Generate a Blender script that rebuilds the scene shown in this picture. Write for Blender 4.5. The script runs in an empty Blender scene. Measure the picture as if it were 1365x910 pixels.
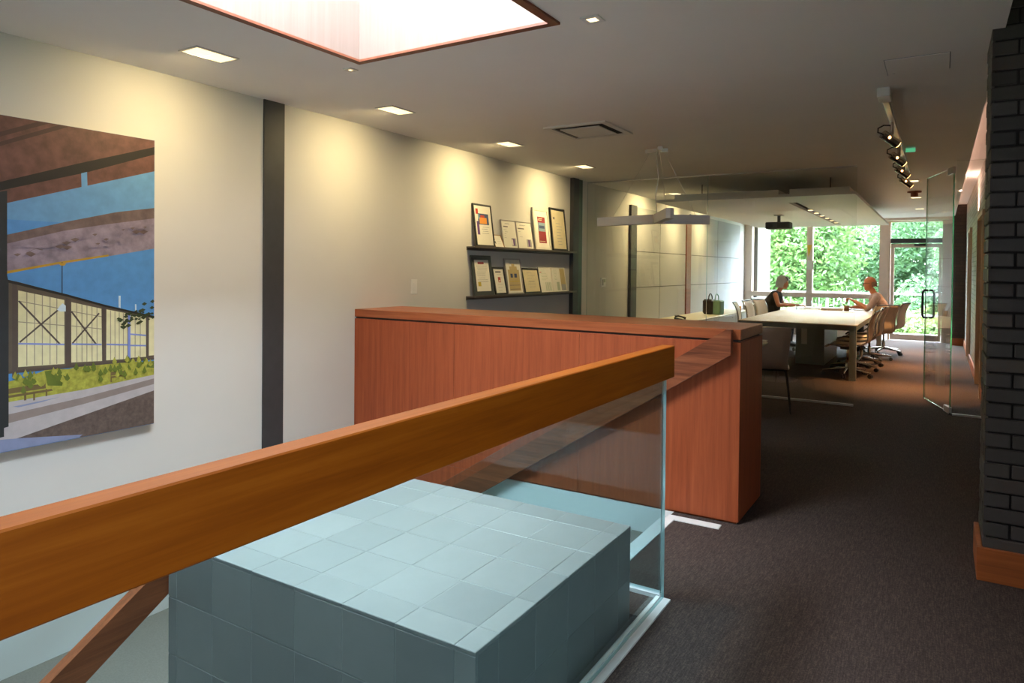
import bpy, bmesh, math, random
from mathutils import Vector, Matrix, Euler
random.seed(7)
SC = bpy.context.scene
COL = SC.collection

# ------------------------------------------------------------------ camera
cam_d = bpy.data.cameras.new('camera')
cam = bpy.data.objects.new('camera', cam_d); COL.objects.link(cam)
cam_d.sensor_width = 36.0
cam_d.lens = 921.66 / 1365 * 36.0
cam_d.shift_y = -(455 - 370.64) / 1365
cam_d.clip_start = 0.05; cam_d.clip_end = 400
yaw, pitch, roll = 0.554, 0.014, 0.010
cam.location = (0, 0, 1.391)
_m = Matrix.Rotation(yaw, 4, 'Z') @ Matrix.Rotation(math.pi / 2 - pitch, 4, 'X') @ Matrix.Rotation(roll, 4, 'Z')
cam.rotation_euler = _m.to_euler()
SC.camera = cam

# ------------------------------------------------------------------ world, sun, exposure
w = bpy.data.worlds.new('sky'); SC.world = w; w.use_nodes = True
bg = w.node_tree.nodes['Background']
bg.inputs['Color'].default_value = (0.78, 0.87, 1.0, 1)
bg.inputs['Strength'].default_value = 41.0
sun_d = bpy.data.lights.new('sun', 'SUN'); sun = bpy.data.objects.new('sun', sun_d); COL.objects.link(sun)
sun_d.energy = 25.0; sun_d.angle = 0.02; sun_d.color = (1.0, 0.95, 0.86)
sun.rotation_euler = Vector((0.62, 0.70, -0.30)).to_track_quat('-Z', 'Y').to_euler()
sun.location = (0, 0, 20)

def portal(name, loc, sx, sy, direction):
    d = bpy.data.lights.new(name, 'AREA'); d.shape = 'RECTANGLE'; d.size = sx; d.size_y = sy
    d.cycles.is_portal = True
    o = bpy.data.objects.new(name, d); COL.objects.link(o); o.location = loc
    o.rotation_euler = Vector(direction).to_track_quat('-Z', 'Y').to_euler()
    return o
portal('skylight_portal', (-2.06, 1.6, 3.66), 1.14, 2.18, (0, 0, -1))
portal('added_window_portal', (2.64, -0.7, 1.77), 1.1, .8, (-1, 0, 0))  # portal for the added, unseen window behind the camera
portal('window_portal', (-1.8, 16.32, 1.25), 3.8, 2.5, (0, -1, 0))

SC.view_settings.view_transform = 'Standard'
SC.view_settings.look = 'None'
SC.view_settings.exposure = 0.45
SC.view_settings.gamma = 1.0
SC.view_settings.use_curve_mapping = False
SC.cycles.max_bounces = 10
SC.cycles.diffuse_bounces = 5
SC.cycles.transparent_max_bounces = 24
SC.cycles.sample_clamp_indirect = 6.0

# ------------------------------------------------------------------ materials
MATS = {}
def _new(name):
    m = bpy.data.materials.new(name); m.use_nodes = True
    nt = m.node_tree; b = nt.nodes['Principled BSDF']
    MATS[name] = m
    return m, nt, b
def rgb(c): return (c[0], c[1], c[2], 1)
def coords(nt, scale, kind='Object'):
    tc = nt.nodes.new('ShaderNodeTexCoord'); mp = nt.nodes.new('ShaderNodeMapping')
    mp.inputs['Scale'].default_value = scale
    nt.links.new(tc.outputs[kind], mp.inputs['Vector'])
    return mp.outputs['Vector']
def ramp(nt, fac, stops):
    r = nt.nodes.new('ShaderNodeValToRGB'); e = r.color_ramp.elements
    e[0].position, e[0].color = stops[0][0], rgb(stops[0][1])
    e[1].position, e[1].color = stops[-1][0], rgb(stops[-1][1])
    for p, c in stops[1:-1]:
        n = e.new(p); n.color = rgb(c)
    nt.links.new(fac, r.inputs['Fac'])
    return r.outputs['Color']
def noise(nt, vec, scale, detail=4, rough=0.55, dist=0.0):
    n = nt.nodes.new('ShaderNodeTexNoise')
    n.inputs['Scale'].default_value = scale; n.inputs['Detail'].default_value = detail
    n.inputs['Roughness'].default_value = rough; n.inputs['Distortion'].default_value = dist
    if vec is not None: nt.links.new(vec, n.inputs['Vector'])
    return n.outputs['Fac']
def bump(nt, b, fac, strength, dist=0.01):
    n = nt.nodes.new('ShaderNodeBump'); n.inputs['Strength'].default_value = strength; n.inputs['Distance'].default_value = dist
    nt.links.new(fac, n.inputs['Height']); nt.links.new(n.outputs['Normal'], b.inputs['Normal'])
def plain(name, c, rough=0.5, metal=0.0, var=0.06, scale=12.0, spec=0.5):
    m, nt, b = _new(name)
    v = coords(nt, (1, 1, 1)); n = noise(nt, v, scale)
    lo = tuple(x * (1 - var) for x in c); hi = tuple(min(1, x * (1 + var)) for x in c)
    nt.links.new(ramp(nt, n, [(0.3, lo), (0.7, hi)]), b.inputs['Base Color'])
    b.inputs['Roughness'].default_value = rough; b.inputs['Metallic'].default_value = metal
    b.inputs['Specular IOR Level'].default_value = spec
    return m
def wood(name, dark, mid, light, grain, rough=0.38, spec=0.5, gscale=1.0):
    """grain: 'X','Y','Z' axis the fibres run along"""
    m, nt, b = _new(name)
    s = {'X': (0.9, 22, 22), 'Y': (22, 0.9, 22), 'Z': (22, 22, 0.9)}[grain]
    s = tuple(k * gscale for k in s)
    v = coords(nt, s)
    n1 = noise(nt, v, 1.6, 6, 0.62, 0.35)
    n2 = noise(nt, coords(nt, tuple(k * 7 for k in s)), 1.0, 3, 0.6)
    ma = nt.nodes.new('ShaderNodeMath'); ma.operation = 'MULTIPLY_ADD'
    nt.links.new(n2, ma.inputs[0]); ma.inputs[1].default_value = 0.35
    sb = nt.nodes.new('ShaderNodeMath'); sb.operation = 'ADD'; sb.inputs[1].default_value = -0.17
    nt.links.new(n1, sb.inputs[0]); nt.links.new(sb.outputs[0], ma.inputs[2])
    nt.links.new(ramp(nt, ma.outputs[0], [(0.26, dark), (0.5, mid), (0.76, light)]), b.inputs['Base Color'])
    b.inputs['Roughness'].default_value = rough; b.inputs['Specular IOR Level'].default_value = spec
    bump(nt, b, n2, 0.06, 0.003)
    return m
def emit(name, c, strength):
    m, nt, b = _new(name)
    b.inputs['Base Color'].default_value = rgb(c)
    b.inputs['Emission Color'].default_value = rgb(c); b.inputs['Emission Strength'].default_value = strength
    return m
def glass(name, tint, f0=0.045, gloss=(0.95, 0.98, 1.0)):
    m = bpy.data.materials.new(name); m.use_nodes = True; MATS[name] = m
    nt = m.node_tree; nt.nodes.clear()
    out = nt.nodes.new('ShaderNodeOutputMaterial')
    tr = nt.nodes.new('ShaderNodeBsdfTransparent'); tr.inputs['Color'].default_value = rgb(tint)
    gl = nt.nodes.new('ShaderNodeBsdfGlossy'); gl.inputs['Roughness'].default_value = 0.0
    gl.inputs['Color'].default_value = rgb(gloss)
    lw = nt.nodes.new('ShaderNodeLayerWeight'); lw.inputs['Blend'].default_value = 0.5
    pw = nt.nodes.new('ShaderNodeMath'); pw.operation = 'POWER'; pw.inputs[1].default_value = 5
    nt.links.new(lw.outputs['Facing'], pw.inputs[0])
    ma = nt.nodes.new('ShaderNodeMath'); ma.operation = 'MULTIPLY_ADD'; ma.inputs[1].default_value = 0.9; ma.inputs[2].default_value = f0
    nt.links.new(pw.outputs[0], ma.inputs[0])
    mx = nt.nodes.new('ShaderNodeMixShader')
    nt.links.new(ma.outputs[0], mx.inputs[0]); nt.links.new(tr.outputs[0], mx.inputs[1]); nt.links.new(gl.outputs[0], mx.inputs[2])
    nt.links.new(mx.outputs[0], out.inputs['Surface'])
    return m

plain('wall_paint', (0.66, 0.65, 0.63), 0.75, var=0.015, scale=3)
plain('ceiling_paint', (0.92, 0.905, 0.885), 0.8, var=0.015, scale=2)
plain('white_paint', (0.82, 0.82, 0.81), 0.5, var=0.02)
plain('taupe_frame', (0.74, 0.60, 0.50), 0.45, var=0.03)
plain('dark_steel', (0.045, 0.047, 0.052), 0.55, var=0.08)
plain('green_steel', (0.05, 0.085, 0.075), 0.5, var=0.08)
plain('black_plastic', (0.015, 0.015, 0.016), 0.4)
plain('black_metal', (0.02, 0.019, 0.018), 0.35, 0.3)
plain('chrome', (0.62, 0.56, 0.50), 0.16, 1.0, var=0.02)
plain('aluminium', (0.66, 0.66, 0.66), 0.35, 0.9, var=0.03)
plain('white_trim', (0.80, 0.80, 0.80), 0.35, var=0.03)
plain('shelf_metal', (0.10, 0.085, 0.075), 0.45)
plain('slot_dark', (0.05, 0.045, 0.04), 0.7)
plain('panel_fabric', (0.40, 0.41, 0.42), 0.9, var=0.05, scale=60)
plain('chair_mesh', (0.60, 0.49, 0.36), 0.7, var=0.06, scale=90)
plain('shell_mauve', (0.60, 0.49, 0.44), 0.5, var=0.03)
plain('table_top', (0.40, 0.335, 0.22), 0.55, var=0.04, scale=5, spec=.2)
plain('table_steel', (0.20, 0.23, 0.22), 0.4, 0.4)
plain('cream_laminate', (0.72, 0.66, 0.48), 0.4, var=0.03)
plain('exterior_brick', (0.058, 0.05, 0.038), 0.9, var=0.15, scale=14)
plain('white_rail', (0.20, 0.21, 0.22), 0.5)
plain('deck', (0.10, 0.095, 0.09), 0.8, var=0.1)
plain('ground', (0.13, 0.20, 0.055), 1.0, var=0.4, scale=2)
plain('bark', (0.14, 0.10, 0.07), 0.95, var=0.3, scale=10)
plain('paper', (0.80, 0.78, 0.70), 0.8, var=0.02)
plain('paper_tan', (0.62, 0.52, 0.36), 0.8, var=0.03)
plain('ink', (0.18, 0.16, 0.16), 0.8)
plain('skin', (0.46, 0.16, 0.075), 0.55, var=0.05, scale=30)
plain('skin_light', (0.46, 0.17, 0.085), 0.55, var=0.05, scale=30)
plain('black_cloth', (0.022, 0.022, 0.02), 0.9, var=0.2, scale=40)
plain('pink_shirt', (0.38, 0.27, 0.25), 0.85, var=0.12, scale=50)
plain('dark_trousers', (0.03, 0.032, 0.04), 0.9)
plain('hair_reflection_grey', (0.42, 0.42, 0.42), 0.7, var=0.2, scale=60)  # pale tone of a glass reflection put into the hair colour
plain('brown_hair', (0.07, 0.04, 0.028), 0.7, var=0.2, scale=60)
plain('short_hair', (0.20, 0.11, 0.07), 0.8, var=0.2, scale=60)
plain('bag_black', (0.02, 0.02, 0.02), 0.5, var=0.2)
plain('bag_green', (0.20, 0.36, 0.25), 0.5)
plain('orange_ceramic', (0.75, 0.33, 0.03), 0.4)
plain('lower_carpet', (0.17, 0.155, 0.135), 0.95, var=0.12, scale=120)
wood('rail_wood', (0.225, 0.050, 0.002), (0.305, 0.074, 0.003), (0.385, 0.105, 0.006), 'Y', 0.45, spec=.25)
wood('stair_rail_wood', (0.10, 0.028, 0.012), (0.21, 0.060, 0.025), (0.34, 0.115, 0.05), 'X', 0.42, spec=.3)
wood('lower_rail_wood', (0.12, 0.034, 0.013), (0.20, 0.058, 0.022), (0.28, 0.085, 0.035), 'Y', 0.45, spec=.3)
wood('cabinet_wood', (0.25, 0.052, 0.018), (0.335, 0.074, 0.026), (0.41, 0.100, 0.036), 'Z', 0.42, spec=.3)
wood('cabinet_top_wood', (0.23, 0.055, 0.016), (0.34, 0.085, 0.026), (0.43, 0.125, 0.040), 'X', 0.36)
wood('base_wood', (0.24, 0.060, 0.015), (0.34, 0.085, 0.02), (0.42, 0.12, 0.03), 'X', 0.45)
wood('trim_red_wood', (0.14, 0.036, 0.015), (0.19, 0.05, 0.02), (0.24, 0.07, 0.028), 'Y', 0.5)
wood('shaft_maple', (0.205, 0.140, 0.112), (0.225, 0.158, 0.128), (0.245, 0.176, 0.145), 'Z', 0.6, gscale=0.5)
wood('door_wood', (0.42, 0.30, 0.21), (0.52, 0.39, 0.29), (0.58, 0.46, 0.36), 'Z', 0.5)
glass('rail_glass', (0.84, 0.94, 0.955), 0.04)
glass('wall_glass', (0.955, 0.965, 0.95), 0.035)
glass('window_glass', (0.96, 0.985, 0.97), 0.03)
glass('drink_glass', (0.93, 0.95, 0.95), 0.06)
def edge_glass(name, c, rough=0.15):
    m, nt, b = _new(name)
    n = noise(nt, coords(nt, (3, 3, 3)), 4)
    nt.links.new(ramp(nt, n, [(0.3, tuple(x * .85 for x in c)), (0.7, c)]), b.inputs['Base Color'])
    b.inputs['Roughness'].default_value = rough
    b.inputs['Transmission Weight'].default_value = 0.5
    return m
edge_glass('glass_edge_teal', (0.42, 0.72, 0.74))
edge_glass('glass_edge_green', (0.06, 0.34, 0.16))
emit('lens_warm', (1.0, 0.84, 0.48), 1.15)
emit('lens_amber', (1.0, 0.50, 0.16), 6.0)
emit('lens_white', (1.0, 0.78, 0.42), 2.0)
emit('exit_green', (0.12, 0.6, 0.3), 0.5)
emit('cove_tube', (1.0, 0.62, 0.46), 4.0)

# carpet
m, nt, b = _new('carpet')
v = coords(nt, (1, 1, 1))
fine = noise(nt, v, 170, 2, 0.7)
streak = noise(nt, coords(nt, (70, 5, 1)), 3.2, 3, 0.6)
big = noise(nt, v, 0.8, 2)
mx = nt.nodes.new('ShaderNodeMath'); mx.operation = 'MULTIPLY_ADD'; mx.inputs[1].default_value = 0.45
nt.links.new(streak, mx.inputs[0])
m2 = nt.nodes.new('ShaderNodeMath'); m2.operation = 'MULTIPLY'; m2.inputs[1].default_value = 0.55
nt.links.new(fine, m2.inputs[0]); nt.links.new(m2.outputs[0], mx.inputs[2])
nt.links.new(ramp(nt, mx.outputs[0], [(0.30, (0.026, 0.018, 0.016)), (0.5, (0.064, 0.045, 0.040)), (0.70, (0.130, 0.092, 0.078))]), b.inputs['Base Color'])
b.inputs['Roughness'].default_value = 0.95; b.inputs['Specular IOR Level'].default_value = 0.15
bump(nt, b, mx.outputs[0], 0.5, 0.006)

# slate tile: colour differs per tile
m, nt, b = _new('slate')
oi = nt.nodes.new('ShaderNodeObjectInfo')
v = coords(nt, (1, 1, 1))
ad = nt.nodes.new('ShaderNodeVectorMath'); ad.operation = 'ADD'
sc_ = nt.nodes.new('ShaderNodeVectorMath'); sc_.operation = 'SCALE'; sc_.inputs['Scale'].default_value = 37.0
cmb = nt.nodes.new('ShaderNodeCombineXYZ')
for k in range(3): nt.links.new(oi.outputs['Random'], cmb.inputs[k])
nt.links.new(cmb.outputs[0], sc_.inputs[0]); nt.links.new(sc_.outputs[0], ad.inputs[1]); nt.links.new(v, ad.inputs[0])
n1 = noise(nt, ad.outputs[0], 9, 8, 0.7, 0.6)
n2 = noise(nt, ad.outputs[0], 60, 5, 0.7)
mm = nt.nodes.new('ShaderNodeMath'); mm.operation = 'MULTIPLY_ADD'; mm.inputs[1].default_value = 0.55
nt.links.new(oi.outputs['Random'], mm.inputs[0])
m3 = nt.nodes.new('ShaderNodeMath'); m3.operation = 'MULTIPLY'; m3.inputs[1].default_value = 0.5
nt.links.new(n1, m3.inputs[0]); nt.links.new(m3.outputs[0], mm.inputs[2])
nt.links.new(ramp(nt, mm.outputs[0], [(0.1, (0.21, 0.215, 0.21)), (0.5, (0.235, 0.238, 0.23)), (0.9, (0.28, 0.28, 0.27))]), b.inputs['Base Color'])
b.inputs['Roughness'].default_value = 0.42
bump(nt, b, n1, 0.35, 0.006)
plain('grout', (0.34, 0.34, 0.32), 0.9)

# dark brick units: colour differs per brick
m, nt, b = _new('brick_dark')
oi = nt.nodes.new('ShaderNodeObjectInfo')
n1 = noise(nt, coords(nt, (1, 1, 1)), 40, 5, 0.7)
mm = nt.nodes.new('ShaderNodeMath'); mm.operation = 'MULTIPLY_ADD'; mm.inputs[1].default_value = 0.6
nt.links.new(oi.outputs['Random'], mm.inputs[0])
m3 = nt.nodes.new('ShaderNodeMath'); m3.operation = 'MULTIPLY'; m3.inputs[1].default_value = 0.4
nt.links.new(n1, m3.inputs[0]); nt.links.new(m3.outputs[0], mm.inputs[2])
nt.links.new(ramp(nt, mm.outputs[0], [(0.1, (0.034, 0.028, 0.027)), (0.45, (0.052, 0.043, 0.040)), (0.7, (0.064, 0.055, 0.052)), (0.95, (0.082, 0.050, 0.036))]), b.inputs['Base Color'])
b.inputs['Roughness'].default_value = 0.6
bump(nt, b, n1, 0.3, 0.004)
plain('mortar', (0.022, 0.019, 0.018), 0.95)

# brick wall seen edge on along the corridor: material only (bricks narrower than a pixel there)
def brick_wall_mat(name, c1, c2, mort):
    m, nt, b = _new(name)
    tc = nt.nodes.new('ShaderNodeTexCoord'); sp = nt.nodes.new('ShaderNodeSeparateXYZ'); cb = nt.nodes.new('ShaderNodeCombineXYZ')
    nt.links.new(tc.outputs['Object'], sp.inputs[0])
    ax = nt.nodes.new('ShaderNodeMath'); ax.operation = 'ADD'
    nt.links.new(sp.outputs['X'], ax.inputs[0]); nt.links.new(sp.outputs['Y'], ax.inputs[1])
    nt.links.new(ax.outputs[0], cb.inputs['X']); nt.links.new(sp.outputs['Z'], cb.inputs['Y'])
    br = nt.nodes.new('ShaderNodeTexBrick')
    br.inputs['Scale'].default_value = 1.0; br.inputs['Brick Width'].default_value = 0.21; br.inputs['Row Height'].default_value = 0.0677
    br.inputs['Mortar Size'].default_value = 0.005; br.inputs['Color1'].default_value = rgb(c1); br.inputs['Color2'].default_value = rgb(c2); br.inputs['Mortar'].default_value = rgb(mort)
    nt.links.new(cb.outputs[0], br.inputs['Vector']); nt.links.new(br.outputs['Color'], b.inputs['Base Color'])
    b.inputs['Roughness'].default_value = 0.55
    iv = nt.nodes.new('ShaderNodeMath'); iv.operation = 'SUBTRACT'; iv.inputs[0].default_value = 1.0
    nt.links.new(br.outputs['Fac'], iv.inputs[1]); bump(nt, b, iv.outputs[0], 0.8, 0.006)
brick_wall_mat('brick_far', (0.32, 0.30, 0.27), (0.22, 0.21, 0.19), (0.10, 0.09, 0.085))
brick_wall_mat('brick_far_dark', (0.075, 0.04, 0.032), (0.05, 0.03, 0.026), (0.03, 0.022, 0.02))

# leaves
def leaf_mat(name, a, bb, c):
    m, nt, b = _new(name)
    n = noise(nt, coords(nt, (1, 1, 1)), 1.7, 6, 0.75)
    nt.links.new(ramp(nt, n, [(0.3, a), (0.5, bb), (0.72, c)]), b.inputs['Base Color'])
    b.inputs['Roughness'].default_value = 0.5
    tr = nt.nodes.new('ShaderNodeBsdfTranslucent'); tr.inputs['Color'].default_value = rgb(c)
    mxs = nt.nodes.new('ShaderNodeMixShader'); mxs.inputs[0].default_value = 0.35
    out = nt.nodes['Material Output']
    nt.links.new(b.outputs[0], mxs.inputs[1]); nt.links.new(tr.outputs[0], mxs.inputs[2]); nt.links.new(mxs.outputs[0], out.inputs['Surface'])
leaf_mat('leaf_a', (0.020, 0.07, 0.018), (0.055, 0.135, 0.034), (0.14, 0.225, 0.07))
leaf_mat('leaf_b', (0.018, 0.065, 0.028), (0.048, 0.12, 0.055), (0.115, 0.20, 0.092))
leaf_mat('leaf_c', (0.032, 0.08, 0.016), (0.08, 0.15, 0.036), (0.19, 0.25, 0.08))

# ------------------------------------------------------------------ mesh builder
class MB:
    def __init__(s): s.v = []; s.f = []; s.mi = []; s.sm = []
    def add(s, vs, fs, mi=0, smooth=False):
        o = len(s.v); s.v += [tuple(p) for p in vs]
        for f in fs:
            s.f.append(tuple(i + o for i in f)); s.mi.append(mi); s.sm.append(smooth)
        return s
    def box(s, x0, x1, y0, y1, z0, z1, mi=0, bev=0.0):
        if bev > 0:
            bm = bmesh.new(); bmesh.ops.create_cube(bm, size=1)
            for v in bm.verts:
                v.co = Vector((x0 + (v.co.x + .5) * (x1 - x0), y0 + (v.co.y + .5) * (y1 - y0), z0 + (v.co.z + .5) * (z1 - z0)))
            bmesh.ops.bevel(bm, geom=bm.edges[:], offset=bev, segments=1, affect='EDGES')
            bm.verts.index_update()
            s.add([v.co for v in bm.verts], [[v.index for v in f.verts] for f in bm.faces], mi); bm.free(); return s
        vs = [(x, y, z) for z in (z0, z1) for y in (y0, y1) for x in (x0, x1)]
        return s.add(vs, [(0, 2, 3, 1), (4, 5, 7, 6), (0, 1, 5, 4), (2, 6, 7, 3), (0, 4, 6, 2), (1, 3, 7, 5)], mi)
    def prism(s, poly, axis, a, b, mi=0, mis=None):
        """poly of 2D points extruded along axis between a and b; axis X: (y,z), Y: (x,z), Z: (x,y)"""
        def P(p, t): return {'X': (t, p[0], p[1]), 'Y': (p[0], t, p[1]), 'Z': (p[0], p[1], t)}[axis]
        n = len(poly)
        vs = [P(p, a) for p in poly] + [P(p, b) for p in poly]
        fs = [tuple(range(n))[::-1], tuple(range(n, 2 * n))] + [(i, (i + 1) % n, n + (i + 1) % n, n + i) for i in range(n)]
        o = len(s.f); s.add(vs, fs, mi)
        if mis is not None:
            for k in range(2, n + 2): s.mi[o + k] = mis
        return s
    def tube(s, pts, r, n=10, mi=0, cap=True, smooth=True):
        pts = [Vector(p) for p in pts]
        rs = r if isinstance(r, (list, tuple)) else [r] * len(pts)
        rings = []
        up = None
        for i, p in enumerate(pts):
            t = (pts[min(i + 1, len(pts) - 1)] - pts[max(i - 1, 0)]).normalized()
            if up is None: up = Vector((0, 0, 1)) if abs(t.z) < .9 else Vector((1, 0, 0))
            a = t.cross(up)
            if a.length < 1e-4: a = t.orthogonal()
            a.normalize(); bb = a.cross(t).normalized(); up = bb
            rings.append([p + (a * math.cos(2 * math.pi * k / n) + bb * math.sin(2 * math.pi * k / n)) * rs[i] for k in range(n)])
        vs = [q for rg in rings for q in rg]
        fs = [(i * n + k, i * n + (k + 1) % n, (i + 1) * n + (k + 1) % n, (i + 1) * n + k) for i in range(len(pts) - 1) for k in range(n)]
        s.add(vs, fs, mi, smooth)
        if cap:
            s.add(rings[0], [tuple(range(n))[::-1]], mi); s.add(rings[-1], [tuple(range(n))], mi)
        return s
    def cyl(s, c, r, z0, z1, n=20, mi=0, r2=None):
        return s.tube([(c[0], c[1], z0), (c[0], c[1], z1)], [r, r if r2 is None else r2], n, mi)
    def ball(s, c, r, nu=16, nv=10, mi=0, rot=None):
        rx, ry, rz = r if isinstance(r, (list, tuple)) else (r, r, r)
        vs = []; fs = []
        for j in range(nv + 1):
            ph = math.pi * j / nv
            for i in range(nu):
                th = 2 * math.pi * i / nu
                p = Vector((rx * math.sin(ph) * math.cos(th), ry * math.sin(ph) * math.sin(th), rz * math.cos(ph)))
                if rot is not None: p = rot @ p
                vs.append(p + Vector(c))
        for j in range(nv):
            for i in range(nu):
                fs.append((j * nu + i, (j + 1) * nu + i, (j + 1) * nu + (i + 1) % nu, j * nu + (i + 1) % nu))
        return s.add(vs, fs, mi, True)
    def lathe(s, prof, c=(0, 0), n=24, mi=0):
        vs = [(c[0] + r * math.cos(2 * math.pi * k / n), c[1] + r * math.sin(2 * math.pi * k / n), z) for r, z in prof for k in range(n)]
        fs = [(i * n + k, i * n + (k + 1) % n, (i + 1) * n + (k + 1) % n, (i + 1) * n + k) for i in range(len(prof) - 1) for k in range(n)]
        return s.add(vs, fs, mi, True)
    def sheet(s, grid, thick, mi=0):
        """grid[i][j] of points -> thin solid"""
        ni, nj = len(grid), len(grid[0])
        P = [[Vector(p) for p in row] for row in grid]
        top = []; bot = []
        for i in range(ni):
            for j in range(nj):
                a = P[min(i + 1, ni - 1)][j] - P[max(i - 1, 0)][j]; b_ = P[i][min(j + 1, nj - 1)] - P[i][max(j - 1, 0)]
                n = a.cross(b_).normalized() * thick * .5
                top.append(P[i][j] + n); bot.append(P[i][j] - n)
        N = ni * nj; fs = []
        for i in range(ni - 1):
            for j in range(nj - 1):
                q = (i * nj + j, (i + 1) * nj + j, (i + 1) * nj + j + 1, i * nj + j + 1)
                fs.append(q); fs.append(tuple(k + N for k in q[::-1]))
        rim = [(0, j) for j in range(nj)] + [(i, nj - 1) for i in range(1, ni)] + [(ni - 1, j) for j in range(nj - 2, -1, -1)] + [(i, 0) for i in range(ni - 2, 0, -1)]
        ids = [i * nj + j for i, j in rim]
        for k in range(len(ids)):
            a, b_ = ids[k], ids[(k + 1) % len(ids)]
            fs.append((a, b_, b_ + N, a + N))
        return s.add(top + bot, fs, mi, True)
    def mesh(s, name, mats):
        me = bpy.data.meshes.new(name); me.from_pydata(s.v, [], s.f)
        for mname in (mats if isinstance(mats, (list, tuple)) else [mats]): me.materials.append(MATS[mname])
        me.polygons.foreach_set('material_index', s.mi); me.polygons.foreach_set('use_smooth', s.sm)
        me.update(); 
        bm = bmesh.new(); bm.from_mesh(me); bmesh.ops.recalc_face_normals(bm, faces=bm.faces[:]); bm.to_mesh(me); bm.free()
        return me
    def build(s, name, mats, parent=None, loc=None):
        """loc: origin in the parent's (or world) frame; the vertices given are in that same frame"""
        if loc is None:
            loc = (0, 0, 0) if parent is not None else s.base()
        L = Vector(loc)
        s.v = [tuple(Vector(p) - L) for p in s.v]
        o = bpy.data.objects.new(name, s.mesh(name, mats)); COL.objects.link(o)
        o.location = L
        if parent is not None: o.parent = parent
        return o
    def base(s):
        xs, ys, zs = zip(*s.v)
        return ((min(xs) + max(xs)) / 2, (min(ys) + max(ys)) / 2, min(zs))
def tag(o, label=None, cat=None, group=None, kind=None):
    if label: o['label'] = label
    if cat: o['category'] = cat
    if group: o['group'] = group
    if kind: o['kind'] = kind
    return o
def thing(name, label, cat, loc=(0, 0, 0), rz=0.0, group=None):
    o = bpy.data.objects.new(name, None); COL.objects.link(o); o.empty_display_size = 0.05
    o.location = loc; o.rotation_euler = (0, 0, rz)
    return tag(o, label, cat, group)
def struct(o, label=None): return tag(o, label, kind='structure')
def link(me, name, parent, loc=(0, 0, 0), rot=(0, 0, 0)):
    o = bpy.data.objects.new(name, me); COL.objects.link(o); o.location = loc; o.rotation_euler = rot; o.parent = parent
    return o
def copy_tree(o, parent=None):
    c = o.copy(); COL.objects.link(c); c.parent = parent
    for ch in list(o.children): copy_tree(ch, c)
    return c
def lamp(name, parent, kind, loc, energy, color, direction=(0, 0, -1), **kw):
    d = bpy.data.lights.new(name, kind); d.energy = energy; d.color = color
    for k, val in kw.items(): setattr(d, k, val)
    o = bpy.data.objects.new(name, d); COL.objects.link(o); o.location = loc; o.parent = parent
    o.rotation_euler = Vector(direction).to_track_quat('-Z', 'Y').to_euler()
    return o

W, CZ = -3.8, 2.487          # left wall plane, ceiling height
YF = 16.2                    # far window wall
RX = 0.42                    # right brick wall plane

# ================================================================== SETTING
# floor with the stairwell opening
b_ = MB()
b_.box(-1.0, 2.4, -3, 3.90, -0.25, 0); b_.box(-1.28, -1.0, 2.62, 3.90, -0.25, 0)
b_.box(W, 2.4, 3.90, YF, -0.25, 0); b_.box(W, -1.0, -3, -1.0, -0.25, 0)
struct(b_.build('floor', 'carpet'), 'dark brown carpet floor of the corridor and meeting room')
# lower landing and stairs
b_ = MB(); b_.box(W, -2.46, 1.45, 3.86, -0.75, -0.61); b_.box(-2.46, -2.28, 2.62, 3.86, -0.75, -0.61)
struct(b_.build('floor_landing', 'lower_carpet'), 'grey beige carpet landing below the corridor')
st = struct(bpy.data.objects.new('floor_stairs', None)); COL.objects.link(st); st.location = (-1.8, 3.2, -0.61)
st['label'] = 'carpeted steps going down beside the wooden cabinet'
for k in range(3):
    x1 = -1.28 - 0.25 * k; z1 = -0.1525 * (k + 1)
    MB().box(x1 - .25 + 1.8, x1 + 1.8, 2.62 - 3.2, 3.858 - 3.2, -.12, z1 + .61).build('step', 'lower_carpet', st)
for k in range(5):
    y1 = 1.45 - 0.27 * k; z1 = -0.61 - 0.17 * (k + 1)
    MB().box(W + 1.8, -2.46 + 1.8, y1 - .27 - 3.2, y1 - 3.2, z1 - .2 + .61, z1 + .61).build('step', 'lower_carpet', st)
struct(MB().box(W, -1.0, -3, 3.86, -2.8, -2.7).build('floor_lower', 'lower_carpet'))
# walls
b_ = MB(); b_.box(W - .2, W, -3.2, YF + .2, -2.8, 3.0)
wall_left = struct(b_.build('wall_left', 'wall_paint', loc=(W, 6, 0)), 'long white painted wall on the left')
struct(MB().box(W - .2, 2.4, -3.2, -3.0, -2.8, 3.0).build('wall_back', 'wall_paint'))
struct(MB().box(2.4, 2.6, -3.2, -1.24, -.25, 3.2).box(2.4, 2.6, -.16, 4.3, -.25, 3.2).box(2.4, 2.6, -1.24, -.16, -.25, 1.37).box(2.4, 2.6, -1.24, -.16, 2.17, 3.2).build('wall_near_right', 'wall_paint'))
w2 = struct(bpy.data.objects.new('added_side_window', None)); COL.objects.link(w2); w2.location = (2.45, -.7, 1.37)  # unseen window, added so daylight reaches the front face of the rail
for y in (-.54, -.03, .48): MB().box(0, .1, y, y + .06, 0, .8).build('mullion', 'taupe_frame', w2)
for y in (-.48, .03): MB().box(.04, .048, y, y + .45, 0, .8).build('pane', 'window_glass', w2)
struct(MB().box(W, -1.281, 3.86, 3.899, -2.8, 0).build('wall_stair', 'white_paint'), 'white stairwell wall below the wooden cabinet')
struct(MB().box(-1.0, -0.96, -3, 2.62, -2.8, -0.26).build('wall_stair_side', 'white_paint'))
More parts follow.
